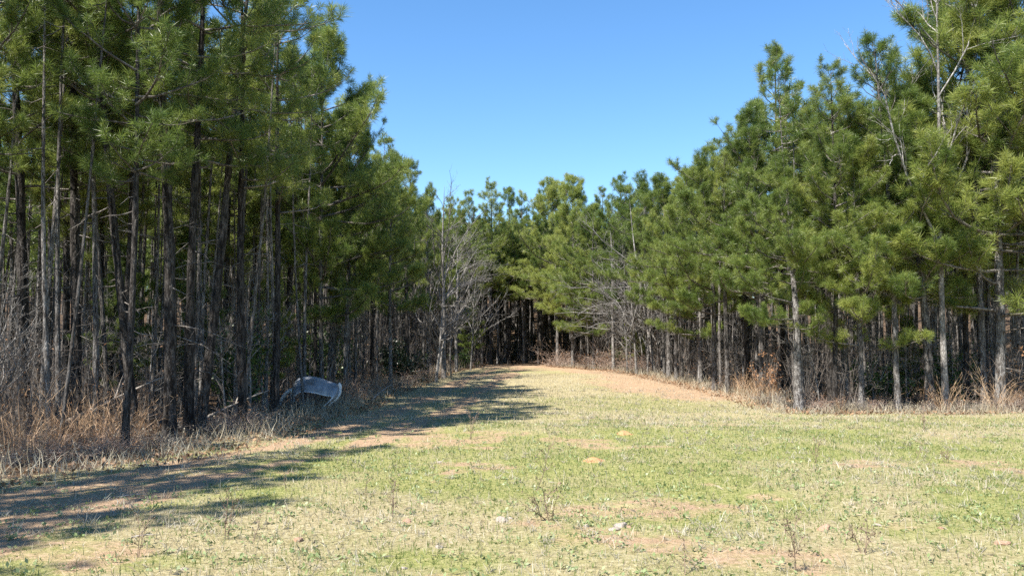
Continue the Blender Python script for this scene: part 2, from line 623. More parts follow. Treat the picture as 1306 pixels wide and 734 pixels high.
    # dead snags under the crown
    if snag:
        n = snag
        hh = .8 + (cb - .8 + .6) * rng.rand(n) ** .7
        a = rng.rand(n) * 2 * PI
        base, br = at_h(hh)
        L = .25 + 1.1 * rng.rand(n) ** 2
        P = np.zeros((n, 5, 3))
        P[:, 0] = base
        e = R(12) * rng.randn(n)
        for i in range(1, 5):
            e = e + R(9) * rng.randn(n) - .03
            a = a + .25 * rng.randn(n)
            P[:, i] = P[:, i - 1] + np.stack((np.cos(e) * np.cos(a), np.cos(e) * np.sin(a), np.sin(e)), -1) * (L / 4)[:, None]
        tubes(tr, P, (.007 + .008 * L)[:, None] * np.array((1, .85, .7, .5, .25))[None], 4, 1)
        # little side twigs on the snags
        ii = rng.randint(0, n, n * 2)
        f = rng.randint(1, 4, n * 2)
        D = unit(rng.randn(n * 2, 3) * .7 + (P[ii, f] - P[ii, f - 1]) * 6)
        T2 = P[ii, f][:, None] + D[:, None] * (np.linspace(0, 1, 3)[None, :, None] * (.15 + .3 * rng.rand(n * 2, 1, 1)))
        tubes(tr, T2, np.broadcast_to(np.array((.004, .003, .0015)), (n * 2, 3)), 3, 1)
    return tr, li, cr


SIDE_R = PI * 1.15     # right-hand trees reach towards the field on their left
PINES = {}


def reg(kind, H, *args, **kw):
    tr, li, cr = pine(*args, **kw)
    ndl = kw.get('mat', 'needle')
    k = len(PINES.setdefault(kind, []))
    PINES[kind].append((H, tr.mesh('%s_pine_trunk' % kind, [M['bark' if kind in ('forest', 'tall') else 'bark_sunlit'], M['limb']]), li.mesh('%s_pine_limbs' % kind, [M['limb']]),
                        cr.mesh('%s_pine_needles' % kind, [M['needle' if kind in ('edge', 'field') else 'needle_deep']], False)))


for s in range(4):     # tall clear-stemmed forest pines
    reg('forest', 12.0, 100 + s, 12.0, 5.2 + .5 * (s % 2), 2.2, tuft=.78, nn=62, w=.0088, snag=14, dbh=.26, whorl=.58, ndl=.205)
for s in range(4):     # pale-barked forest pines
    reg('pale', 12.0, 150 + s, 12.0, 5.6 + .6 * (s % 2), 2.1, tuft=.7, nn=62, w=.0088, snag=16, dbh=.25, whorl=.62, ndl=.205)
for s in range(4):     # airy high-crowned pines of the left edge
    reg('tall', 11.5, 500 + s, 11.5, 6.5 + .4 * (s % 2), 2.2, tuft=.52, nn=62, w=.0088, snag=24, dbh=.26, whorl=.74, ndl=.21, low=(4, 1, 3, 2)[s])
for s in range(5):     # edge pines with branches lower down on the light side
    reg('edge', 11.0, 200 + s, 11.0, (3.6, 2.6, 4.0)[s % 3], 3.2, tuft=.95, nn=68, w=.0088, side=SIDE_R, snag=7, dbh=.25, whorl=.52, ndl=.215)
for s in range(4):     # thinner ones for the depth
    reg('slim', 11.5, 300 + s, 11.5, 6.2 + .5 * (s % 3), 1.2, tuft=.62, nn=34, w=.015, snag=10, dbh=.17, whorl=.62, ndl=.19)
for s in range(3):     # starved poles with only a tuft of crown
    reg('pole', 11.0, 600 + s, 11.0, 8.3 + .4 * s, .8, tuft=.8, nn=34, w=.014, snag=14, dbh=.15, whorl=.55, ndl=.19)
for s in range(2):     # low-branched bushy field pine
    reg('field', 10.0, 400 + s, 10.0, 2.2, 2.6, tuft=1.0, nn=66, w=.009, snag=5, dbh=.22, ndl=.21)


def put_pine(kind, v, x, y, H, kd=1.0, rz=0.0, lean=(0, 0), label=None, group=None, name='pine_tree', wide=1.0):
    h0, tm, lm, cm = PINES[kind][v % len(PINES[kind])]
    root = link(name, None)
    s = H / h0
    root.location = (x, y, float(gz(x, y)))
    root.rotation_euler = (lean[1], lean[0], rz)
    root.scale = (s * wide, s * wide, s)
    tag(root, label, 'pine tree', group)
    t = link('trunk', tm, root)
    t.scale = (kd / s / wide, kd / s / wide, 1)
    c = link('crown', cm, root)
    l = link('limbs', lm, c)
    return root


rnd = random.Random(11)
TREES = []             # (x, y) of every pine standing alone as an object


def hand(px, y, H, kind='forest', v=0, kd=1.0, lean=0.0, label=None, rz=None, top=None, group=None, wide=1.0, fwd=0.0):
    x = x_at(px, y)
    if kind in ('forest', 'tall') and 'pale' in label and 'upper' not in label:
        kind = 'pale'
    if top is not None:
        H = h_for(px, y, top)
    TREES.append((x, y))
    return put_pine(kind, v, x, y, H, kd, rnd.random() * 6.28 if rz is None else rz, (R(lean), R(fwd)), label, group, wide=wide)


exec_order = []
GL = 'pines along the left edge of the clearing'
GR = 'pines along the right edge of the clearing'
GF = 'pines closing the far end of the clearing'
# --- left front row (pixel column of the foot, distance, height ...)
LEFT = [
    (30, 17.3, 13.5, 0, 1.15, 3.6, 'thick dark pine trunk leaning a little right, leftmost big trunk behind the tall broomsedge'),
    (60, 21.0, 12.5, 1, .62, 1.0, 'slim pale pine trunk just right of the leftmost thick trunk'),
    (76, 23.5, 12.0, 2, .55, 1.2, 'very slim pale pine stem between the two dark trunks nearest the left border'),
    (97, 18.0, 13.0, 3, 1.05, 2.0, 'dark pine trunk with one sunlit side behind the middle of the tall broomsedge'),
    (122, 17.2, 12.5, 1, .60, 2.2, 'pale slim pine with mottled bark behind the broomsedge, beside the dark two-tone trunk'),
    (139, 18.3, 12.0, 0, .52, 4.5, 'slender pale pine leaning right beside the mottled slim pine'),
    (151, 19.5, 13.0, 2, .78, 1.6, 'straight dark pine rising behind the right end of the tall broomsedge'),
    (172, 16.6, 12.5, 3, .88, 6.5, 'dark pine leaning clearly right from the end of the broomsedge'),
    (216, 16.0, 14.0, 0, 1.15, 2.2, 'thickest tall pine at the wood edge with a pale sunlit upper trunk'),
    (241, 16.7, 12.8, 2, .92, 4.0, 'dark pine close right of the thickest tall pine, leaning right'),
    (254, 17.0, 13.2, 1, .90, 5.0, 'dark pine with sunlit upper bark, right trunk of the leaning pair'),
    (350, 20.0, 11.0, 3, .80, .8, 'straight dark pine standing left of the overturned grey panel'),
    (366, 27.0, 10.2, 1, .62, .6, 'slim pale pine rising behind the overturned grey panel'),
    (380, 28.5, 10.4, 0, .70, .5, 'mottled pale pine above the overturned grey panel, its right-hand trunk'),
    (441, 27.0, 9.3, 2, .85, .4, 'grey-barked pine just right of the overturned grey panel'),
    (474, 33.0, 9.1, 1, .75, .3, 'slim pine between the grey-barked pine and the round dark shrub'),
    (519, 37.0, 9.6, 3, .95, 0, 'straight black-looking pine right of the round dark shrub'),
    (498, 30.5, 8.4, 0, .7, .8, 'pointed-top pine at the left side of the sky gap, over the round dark shrub'),
    (410, 26.2, 11.6, 1, .8, .6, 'pine whose bough reaches over the grey panel into the sky'),
    (310, 17.8, 11.8, 2, .85, 1.4, 'pine behind the shadowed track with boughs spreading towards the sky gap'),
    (545, 44.0, 9.6, 0, .85, 0, 'pine beside the big grey leafless tree, on its left'),
]
for i, (px, y, H, v, kd, ln, lab) in enumerate(LEFT):
    ek = px >= 400 and px not in (366, 380, 519, 350, 474)
    H = H if px > 400 else 10.6 + (H - 10.6) * .35
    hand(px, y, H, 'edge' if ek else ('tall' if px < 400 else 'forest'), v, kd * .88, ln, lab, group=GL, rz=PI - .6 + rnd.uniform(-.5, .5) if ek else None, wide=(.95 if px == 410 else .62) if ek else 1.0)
# --- right front rows
RIGHT = [
    (731, 56.0, 'field', 0, 1.0, 222, .0, 'bushy bright pine standing foremost at the far end, right of the dark gap'),
    (757, 50.5, 'edge', 1, .85, 262, .0, 'pine with a pale lower trunk beside the reddish bramble'),
    (790, 54.0, 'forest', 2, .8, 226, .0, 'narrow-topped pine behind the slanting grey leafless tree'),
    (828, 47.0, 'edge', 0, .9, 226, .0, 'bright pine just right of the slanting grey leafless tree'),
    (853, 40.5, 'edge', 2, .9, 232, .0, 'pine with two-tone trunk at the start of the dense right-hand row'),
    (863, 38.0, 'forest', 1, .75, 240, .3, 'slim pale-stemmed pine close beside the two-tone one'),
    (880, 44.0, 'forest', 3, .85, 218, .0, 'taller pine topping the row midway along the right side'),
    (893, 36.5, 'edge', 1, .9, 214, -.4, 'pine with light grey trunk at the bend of the right-hand row'),
    (912, 31.0, 'edge', 0, .85, 200, -.6, 'bushy pine left of the tall open-crowned one'),
    (928, 30.0, 'forest', 2, .75, 190, .0, 'straight pale pine stem under the bushy boughs, near the shadow spot'),
    (954, 31.0, 'forest', 0, .95, 150, .0, 'dark-stemmed pine below the slope of the right-hand treetops'),
    (971, 29.0, 'edge', 2, .8, 150, .4, 'pine with bright straight lower stem beside the rusty leaves'),
    (1000, 31.5, 'forest', 3, 1.0, 62, .0, 'tallest open-crowned pine with its pointed top against the sky'),
    (1019, 23.2, 'edge', 0, 1.0, 205, -1.2, 'near pine with a bent pale trunk and low bright boughs'),
    (1060, 27.5, 'forest', 1, .9, 125, .0, 'pine with separate top right of the tallest open-crowned one'),
    (1076, 26.0, 'slim', 1, .8, 160, .0, 'thin sunlit pine stem among dark trunks'),
    (1099, 23.5, 'edge', 1, .72, 150, .0, 'pine with slim grey trunk and spreading yellow-green boughs'),
    (1146, 22.9, 'forest', 2, .72, 40, -1.6, 'pale smooth-looking slim pine leaning left at the field edge'),
    (1186, 23.4, 'edge', 2, 1.15, 130, -2.0, 'thick pine trunk leaning left in front of the green leafy shrub'),
    (1234, 24.5, 'forest', 0, .7, -60, .0, 'slim pine behind the tall broomsedge plumes'),
    (1256, 23.6, 'forest', 3, .8, -120, .3, 'pale mottled pine trunk between the broomsedge plumes'),
    (1276, 23.2, 'edge', 1, 1.2, -60, .8, 'thick dark pine with bare crooked limbs near the right border'),
    (1330, 23.0, 'edge', 0, 1.0, -90, -.4, 'pine at the right border whose boughs hang into the picture'),
]
for i, (px, y, kind, v, kd, top, ln, lab) in enumerate(RIGHT):
    hand(px, y, 0, kind, v, kd, ln, lab, top=top, group=GR, rz=rnd.uniform(-.5, .5) if kind == 'edge' else None)
# --- far end
FAR = [
    (574, 56.0, 'forest', 1, .85, 250, 'pine half hidden by the big grey leafless tree'),
    (600, 61.0, 'forest', 0, .85, 244, 'pine left of the dark gap, first beyond the leafless tree'),
    (626, 62.0, 'forest', 2, .95, 234, 'rounded-top pine above the left mouth of the dark gap'),
    (650, 65.0, 'forest', 3, .9, 240, 'pine over the middle of the dark gap'),
    (668, 63.5, 'slim', 0, 1.1, 246, 'lower pine over the dark gap, between two higher crowns'),
    (692, 64.5, 'forest', 1, .9, 240, 'pine over the right mouth of the dark gap'),
    (711, 60.0, 'edge', 2, .9, 236, 'pine directly left of the bushy bright foremost pine at the far end'),
    (770, 60.0, 'forest', 0, .9, 240, 'pine behind the bramble at the far end of the right-hand row'),
]
for i, (px, y, kind, v, kd, top, lab) in enumerate(FAR):
    hand(px, y, 0, kind, v, kd, 0, lab, top=top, group=GF, rz=rnd.uniform(-.5, .5) if kind == 'edge' else None)

# --- interior of the woods
cand = []
rr = np.random.RandomState(21)
pts = [np.array(t) for t in TREES]
tries = 0
while tries < 14000:
    tries += 1
    y = 14 + 62 * rr.rand() ** .8
    x = (rr.rand() * 2 - 1) * (.63 * y + 2)
    c = float(clearing(x, y))
    if c > -.9:
        continue
    dmin = (.85 if c > -6 and y < 32 else 1.15) if c > -9 else 1.5
    if all((x - q[0]) ** 2 + (y - q[1]) ** 2 > dmin ** 2 for q in pts):
        pts.append(np.array((x, y)))
        cand.append((x, y, -c))
# the ones nearest the clearing show largest: those stand alone, the rest is the wood as one mass
cand.sort(key=lambda t: t[2] * 1.3 + .25 * t[1])
N_ALONE = 246
ZONES = {
    'l1': ('slim shaded pine among the crowded trunks of the left wood, behind the front row', 'slim pines inside the left wood'),
    'l2': ('slim pine deep in the left wood, far back among thin grey stems', 'deep pines of the left wood'),
    'r1': ('slim pine inside the right wood, just behind the front row of trunks', 'slim pines inside the right wood'),
    'r2': ('thin pine deep in the dark right wood behind the sunlit boughs', 'deep pines of the right wood'),
    'c': ('thin dark pine standing in the shaded wood at the far gap', 'pines in the dark far gap'),
}
deep = []
for i, (x, y, c) in enumerate(cand):
    if i >= N_ALONE:
        deep.append((x, y))
        continue
    z = 'c' if y > 58 and -9 < x < 6 else ('l' if x < 0 else 'r') + ('1' if c < 5 else '2')
    kind = 'forest' if rr.rand() < (.7 if z == 'c' else .14) else 'slim'
    if kind == 'slim' and c < 7 and z != 'c' and rr.rand() < (.6 if x < 0 else .4):
        kind = 'pole'
    H = rr.uniform(8.6, 10.8) if y > 26 or x > 0 else rr.uniform(9.5, 11.5)
    if z == 'c':
        H = rr.uniform(9.6, 11.4)
    put_pine(kind, rr.randint(0, 4), x, y, H, rr.uniform(.42, .85), rr.rand() * 6.28, (R(rr.randn() * 2.0), R(rr.randn() * 1.6)), ZONES[z][0], ZONES[z][1])

# --- the wood as one mass: what stands deeper, beyond and to the sides
low = []
for s in range(4):
    q = Buf()
    tr, li, cr = pine(700 + s, 11.5, 6.2, 1.3, tuft=.7, nn=16, w=.030, snag=5, dbh=.2, whorl=.6, simple=True, ndl=.24)
    q.extend(tr, mi=0)
    q.extend(li, mi=0)
    q.extend(cr, mi=1)
    low.append(q)
for (xa, xb, ya, yb, n, dm) in ((-22, 22, 72, 102, 230, 1.7), (-75, 75, 14, 130, 900, 2.2), (-20, -9.2, -12, 14, 40, 2.3)):
    k = 0
    t = 0
    while k < n and t < n * 30:
        t += 1
        x, y = rr.uniform(xa, xb), rr.uniform(ya, yb)
        if float(clearing(x, y)) > -1.0:
            continue
        if -13.5 < x < -8.8 and 5.5 < y < 12 and rr.rand() < .8:
            continue
        if y > 14 and abs(x) < .63 * y + 2 and y < 76:
            continue
        if all((x - q[0]) ** 2 + (y - q[1]) ** 2 > dm * dm for q in pts):
            pts.append(np.array((x, y)))
            deep.append((x, y))
            k += 1
deep += [(-8.6, 7.0), (-10.0, 4.9), (-9.2, 3.2), (-11.3, 5.6), (-10.6, 2.0), (-9.6, .2), (-12.2, 3.4), (-9.0, 5.2), (-9.9, 6.6), (-8.8, 1.6)]
mass = Buf()
for (x, y) in deep:
    a = rr.rand() * 6.28
    s = rr.uniform(.78, .98) if y > 14 else rr.uniform(.85, 1.1)
    k = .85 if y < 8 else rr.uniform(.8, 1.15) if not (abs(x) < 22 and y > 66) else rr.uniform(1.4, 2.0)
    Mx = np.array(((math.cos(a) * k, -math.sin(a) * k, rr.randn() * .02), (math.sin(a) * k, math.cos(a) * k, rr.randn() * .02), (0, 0, s)))
    mass.extend(low[rr.randint(0, 4)], Mx, np.array((x, y, float(gz(x, y)))))
tag(link('pine_woods', mass.mesh('pine_woods', [M['bark_sunlit'], M['needle_deep']], False)), 'dense pine wood stretching away behind the trees that line the clearing', 'wood', kind='stuff')


# ------------------------------------------------------------------ leafless trees
def bare_tree(seed, H, dbh, spread=.6, levels=4, droop=0.0, az=None, start=.25, elev=(25, 60), lenk=.45):
    rng = np.random.RandomState(seed)
    tr, br = Buf(), Buf()
    k = 12
    t = np.linspace(0, 1, k)
    lean = rng.randn(2) * .4
    xy = lean * (t ** 1.6)[:, None] * H * .08 + .12 * np.stack((np.sin(t * 6 + 1), np.cos(t * 5)), -1) * t[:, None]
    P = np.concatenate((xy, (t * H)[:, None] - .1), 1)
    rad = dbh / 2 * ((1 - t) ** .8 + .04) + dbh * .15 * np.exp(-t * H / .2)
    tubes(tr, P[None], rad[None], 9)
    par = [(P, rad, H)]
    for lv in range(levels):
        new = []
        for (Q, rq, L) in par:
            n = (16, 7, 5, 4)[lv]
            if lv:
                n = max(2, int(n * min(1, L / (1.6 / lv)) + .5))
            for _ in range(n):
                u = (start + (1 - start) * rng.rand()) if lv == 0 else .2 + .8 * rng.rand()
                f = u * (len(Q) - 1)
                a = min(int(f), len(Q) - 2)
                p = Q[a] + (Q[a + 1] - Q[a]) * (f - a)
                d = unit(Q[a + 1] - Q[a])
                rb = (rq[a] + (rq[a + 1] - rq[a]) * (f - a))
                l2 = L * lenk * (1.15 - u * .75) * (.6 + .7 * rng.rand())
                if l2 < .12:
                    continue
                if lv == 0:
                    A = rng.rand() * 6.28 if az is None else az + rng.randn() * .9
                    e = R(rng.uniform(*elev))
                    dd = np.array((math.cos(A) * math.cos(e), math.sin(A) * math.cos(e), math.sin(e)))
                else:
                    dd = unit(d + spread * rng.randn(3) + np.array((0, 0, .12)))
                pts = [p]
                for i in range(5):
                    dd = unit(dd + .17 * rng.randn(3) + np.array((0, 0, .07 - droop * (i / 5))))
                    pts.append(pts[-1] + dd * l2 / 5)
                r = max(min(rb * .62, .012 * l2 + .004), .0035)
                new.append((np.array(pts), r * np.array((1, .88, .74, .6, .45, .3)), l2))
        if not new:
            break
        tubes(br, np.array([q[0] for q in new]), np.maximum(np.array([q[1] for q in new]), .0028), (6, 5, 3, 3)[lv])
        par = new
    return tr, br


BARE = [bare_tree(s, H, d, sp, 4, dr, az, st, el, lk) for (s, H, d, sp, dr, az, st, el, lk) in (
    (31, 9.0, .20, .5, .02, None, .15, (30, 65), .42),
    (32, 8.0, .16, .45, .22, 0.2, .12, (5, 55), .5),
    (33, 8.5, .17, .5, .20, 2.7, .15, (5, 50), .48),
    (34, 13.0, .18, .5, .0, None, .35, (35, 65), .40),
    (35, 4.2, .06, .6, .08, None, .15, (20, 60), .45),
    (36, 5.0, .07, .6, .05, None, .1, (15, 60), .5))]
BAREM = [(tr.mesh('bare_trunk', [M['grey_bark']]), br.mesh('bare_branches', [M['grey_bark']])) for tr, br in BARE]


def put_bare(v, px, y, s, rz, label, lean=0.0, x=None, name='leafless_tree', group=None, cat='leafless tree'):
    if x is None:
        x = x_at(px, y)
    root = link(name, None)
    place(root, x, y, rz, s, 0, (R(lean), 0))
    tag(root, label, cat, group)
    link('trunk', BAREM[v][0], root)
    link('branches', BAREM[v][1], root)
    return root


put_bare(0, 566, 40.0, 1.02, .4, 'big pale leafless tree at the left side of the clearing, its twigs against the sky')
put_bare(1, 556, 37.5, .80, .2, 'grey leafless tree with long arching branches sweeping right over the shadowed track', 6)
put_bare(1, 560, 46.0, .95, -.3, 'leafless tree with drooping pale limbs behind the arching one', 8)
put_bare(2, 835, 44.5, 1.08, 0.2, 'slanting grey leafless tree leaning left among bright pines on the right side', -9)
put_bare(2, 812, 43.5, .75, .3, 'low tangled leafless tree under the slanting grey one', -4)
put_bare(3, 1207, 23.0, .98, 0.8, 'tall white-limbed leafless tree rising above the right-hand pines', -3)
put_bare(3, 1185, 28.5, .90, 3.1, 'leafless tree with a forked crown behind the tall white-limbed one', -6)
put_bare(5, -6, 15.2, .62, .3, 'leafless sapling with crooked twigs cut by the left border')
put_bare(4, 20, 17.9, .8, 1.3, 'thin leafless sapling beside the leftmost thick pine trunk', -8)

gc = 'fine leafless trees at the far left bend'
for (v, px, y, sc, rz) in ((0, 582, 47.0, .88, 1.9), (0, 540, 46.0, .85, 3.0), (5, 600, 49.0, 1.3, .5), (5, 575, 43.0, 1.2, 2.5)):
    put_bare(v, px, y, sc, rz, 'fine pale leafless tree in the twiggy group around the big leafless one on the left', rnd.uniform(-4, 4), group=gc)
gc = 'fine leafless trees in the right-hand row'
for (v, px, y, sc, rz) in ((0, 783, 48.5, .95, 1.2), (5, 800, 46.0, 1.3, .4), (0, 845, 45.5, .75, 2.2), (5, 826, 44.0, 1.1, 3.1)):
    put_bare(v, px, y, sc, rz, 'fine pale leafless tree among the twigs round the slanting grey one on the right', rnd.uniform(-6, 2), group=gc)

# understorey saplings one can tell apart along the edges
gs = 'leafless saplings at the wood edges'
for k, (px, y, v, s) in enumerate(((115, 19.5, 5, .6), (190, 19.0, 4, .7), (290, 18.5, 5, .7), (318, 19.5, 4, .9), (335, 23, 5, .8), (395, 30, 5, .8), (425, 31, 4, 1.0),
                                   (460, 36, 5, .9), (490, 39, 4, 1.0), (540, 48, 5, .9), (590, 57, 5, .9), (615, 60, 4, .9), (775, 52, 5, .9), (800, 49.5, 5, 1.0), (820, 47, 4, 1.0),
                                   (838, 45, 5, .9), (870, 42, 4, .9), (940, 32, 5, .6), (1045, 24.6, 4, .7), (1115, 24.6, 5, .6), (1160, 24.4, 4, .8), (1215, 25, 5, .7), (1290, 24.4, 5, .8))):
    put_bare(v, px, y, s, k * 1.7, 'thin leafless sapling in front of the %s wood' % ('left' if px < 640 else 'right'), rnd.uniform(-6, 6), name='leafless_sapling', group=gs + (' on the left' if px < 640 else ' on the right'), cat='sapling')


# ------------------------------------------------------------------ undergrowth as one mass
def brush(seed, n, h, w, leafn=0):
    rng = np.random.RandomState(seed)
    q = Buf()
    base = np.concatenate((rng.randn(n, 2) * w, np.zeros((n, 1))), 1)
    hh = h * (.4 + .8 * rng.rand(n))
    k = 6
    P = np.zeros((n, k, 3))
    P[:, 0] = base
    D = unit(np.concatenate((rng.randn(n, 2) * .35, np.ones((n, 1))), 1))
    for i in range(1, k):
        D = unit(D + .13 * rng.randn(n, 3) + np.array((0, 0, .05)))
        P[:, i] = P[:, i - 1] + D * (hh / (k - 1))[:, None]
    tubes(q, P, (.002 + .0034 * hh)[:, None] * np.linspace(1, .3, k)[None], 3)
    m = n * 8
    ii = rng.randint(0, n, m)
    f = rng.randint(1, k, m)
    D = unit(unit(P[ii, f] - P[ii, f - 1]) + .7 * rng.randn(m, 3))
    L = (.15 + .28 * rng.rand(m)) * hh[ii] * .7
    T = np.zeros((m, 4, 3))
    T[:, 0] = P[ii, f]
    for i in range(1, 4):
        D = unit(D + .3 * rng.randn(m, 3))
        T[:, i] = T[:, i - 1] + D * (L / 3)[:, None]
    tubes(q, T, np.broadcast_to(np.array((.0032, .0027, .0022, .0015)), (m, 4)), 3)
    if leafn:
        jj = rng.randint(0, m, leafn)
        leaves(q, T[jj, rng.randint(1, 4, leafn)] + .03 * rng.randn(leafn, 3), rng.randn(leafn, 3), .07, rng, 1)
    return q


brushes = [brush(50, 14, 2.2, .35), brush(51, 12, 3.0, .4), brush(52, 16, 1.6, .4, 60), brush(53, 10, 2.6, .3, 25)]
ug = Buf()
n = 0
while n < 900:
    y = 14 + 66 * rr.rand()
    x = (rr.rand() * 2 - 1) * (.64 * y + 3)
    c = -float(clearing(x, y))
    if c < .7 or c > 22 or (x < 0 and y < 32 and c < 2.8 and rr.rand() < .93):
        continue
    if y > 58 and -2.5 < x < 3.5 and rr.rand() < .3:
        continue
    s = rr.uniform(.5, 1.05)
    a = rr.rand() * 6.28
    Mx = s * np.array(((math.cos(a), -math.sin(a), 0), (math.sin(a), math.cos(a), 0), (0, 0, 1)))
    ug.extend(brushes[rr.randint(0, 4)], Mx, np.array((x, y, float(gz(x, y)) - .03)))
    n += 1
tag(link('undergrowth', ug.mesh('undergrowth', [M['twig'], M['tan_leaf']], False)), 'tangled grey-brown leafless undergrowth filling the woods between the trunks', 'undergrowth', kind='stuff')


# ------------------------------------------------------------------ brambles, shrubs, broomsedge
def bramble(seed, r=.8, h=.9, n=90):
    rng = np.random.RandomState(seed)
    q = Buf()
    a = rng.rand(n) * 6.28
    rad = r * np.sqrt(rng.rand(n)) * .7
    P = np.zeros((n, 7, 3))
    P[:, 0] = np.stack((np.cos(a) * rad, np.sin(a) * rad, np.zeros(n) - .03), -1)
    b_ = rng.rand(n) * 6.28
    e = R(85) - R(40) * rng.rand(n)
    L = h * (.7 + .9 * rng.rand(n))
    for i in range(1, 7):
        e = e - R(17) * (rng.rand(n) * 1.4)
        b_ = b_ + .35 * rng.randn(n)
        P[:, i] = P[:, i - 1] + np.stack((np.cos(e) * np.cos(b_), np.cos(e) * np.sin(b_), np.sin(e)), -1) * (L / 6)[:, None]
    P[..., 2] = np.maximum(P[..., 2], -.03)
    tubes(q, P, np.broadcast_to(np.linspace(.006, .002, 7), (n, 7)), 3)
    m = n * 6
    ii = rng.randint(0, n, m)
    f = rng.randint(2, 7, m)
    D = unit(rng.randn(m, 3) + np.array((0, 0, .3)))
    T = P[ii, f][:, None] + D[:, None] * np.linspace(0, 1, 3)[None, :, None] * (.08 + .22 * rng.rand(m, 1, 1))
    T[..., 2] = np.maximum(T[..., 2], -.03)
    tubes(q, T, np.broadcast_to(np.array((.003, .0025, .0015)), (m, 3)), 3)
    ln = n * 3
    jj = rng.randint(0, m, ln)
    leaves(q, T[jj, 2], rng.randn(ln, 3), .05, rng, 1)
    return q


BRM = [bramble(61).mesh('bramble', [M['bramble'], M['tan_leaf']], False), bramble(62, 1.0, 1.1, 120).mesh('bramble', [M['bramble'], M['tan_leaf']], False),
       bramble(63, .7, .7, 80).mesh('bramble', [M['twig'], M['straw']], False)]


def put_mesh(name, me, px, y, s, label, cat, group=None, rz=None, x=None, zs=1.0):
    o = link(name, me)
    x = x_at(px, y) if x is None else x
    place(o, x, y, rnd.random() * 6.28 if rz is None else rz, s)
    o.scale = (s, s, s * zs)
    return tag(o, label, cat, group)


put_mesh('bramble_bush', BRM[1], 716, 57.0, 1.35, 'rounded pinkish-brown bramble bush at the right mouth of the dark far gap', 'bramble bush')
put_mesh('bramble_bush', BRM[0], 757, 52.0, 1.2, 'low reddish bramble bush round the foot of the pale-stemmed far pine', 'bramble bush')
put_mesh('bramble_bush', BRM[1], 785, 49.5, 1.45, 'wide brown bramble thicket at the far end of the right-hand row', 'bramble bush')
put_mesh('bramble_bush', BRM[0], 815, 46.5, 1.3, 'brown bramble bush under the slanting grey leafless tree', 'bramble bush')
gb = 'brown brambles along the left wood edge'
for k, (px, y, s, v) in enumerate(((12, 12.5, .55, 2), (60, 12.9, .55, 0), (110, 13.3, .55, 2), (150, 13.8, .55, 0), (200, 14.8, .6, 2), (40, 14.6, .6, 0), (130, 15.4, .6, 2),
                                   (262, 16.8, .7, 2), (300, 17.2, .8, 0), (325, 18.6, .8, 2), (372, 23, .7, 2), (412, 26, .9, 0), (440, 26.2, .9, 0), (466, 29, .9, 0), (488, 31, .9, 2), (515, 35.0, .9, 0), (540, 40, .9, 0), (565, 46, .9, 2), (590, 53, .9, 0))):
    where = 'under the tall broomsedge at the left border' if px < 210 else ('in shade between the big left pines and the grey panel' if px < 400 else 'along the shaded left edge beyond the grey panel')
    put_mesh('bramble_bush', BRM[v], px, y, s, 'tangled brown bramble ' + where, 'bramble bush', 'brambles ' + where)
for k, (px, y, s, v) in enumerate(((880, 38.5, .8, 2), (935, 31, .7, 0), (985, 25.5, .6, 2), (1045, 23.3, .6, 0), (1085, 23.1, .6, 2), (1125, 23.2, .6, 0), (1165, 23.0, .65, 2), (1200, 23.1, .6, 0), (1245, 23.0, .6, 2), (1285, 22.9, .7, 0), (1310, 22.9, .7, 2))):
    put_mesh('bramble_bush', BRM[v], px, y, s, 'low tangled bramble at the foot of the right-hand trunks', 'bramble bush', 'brambles along the right wood edge')


def sedge(seed, n=70, h=1.1, arch=.5):
    rng = np.random.RandomState(seed)
    q = Buf()
    a = rng.rand(n) * 6.28
    P = np.zeros((n, 6, 3))
    r0 = .13 * np.sqrt(rng.rand(n))
    P[:, 0] = np.stack((np.cos(a) * r0, np.sin(a) * r0, np.zeros(n) - .03), -1)
    b_ = a + rng.randn(n) * .5
    e = R(88) - R(16) * rng.rand(n)
    L = h * (.45 + .75 * rng.rand(n))
    w0 = R(4) + R(26) * arch * rng.rand(n) ** 1.6
    for i in range(1, 6):
        e = e - w0 * (i / 3)
        P[:, i] = P[:, i - 1] + np.stack((np.cos(e) * np.cos(b_), np.cos(e) * np.sin(b_), np.sin(e)), -1) * (L / 5)[:, None]
    ribbons(q, P, np.broadcast_to(np.array((.008, .009, .008, .007, .005, .002)), (n, 6)), rng)
    m = n * 5
    ii = rng.randint(0, n, m)
    f = rng.randint(2, 6, m)
    base = P[ii, f - 1] + (P[ii, f] - P[ii, f - 1]) * rng.rand(m, 1)
    D = unit(unit(P[ii, f] - P[ii, f - 1]) + .45 * rng.randn(m, 3))
    T = base[:, None] + D[:, None] * np.array((0, .5, 1))[None, :, None] * (.06 + .12 * rng.rand(m, 1, 1))
    ribbons(q, T, np.broadcast_to(np.array((.003, .008, .002)), (m, 3)), rng)
    return q


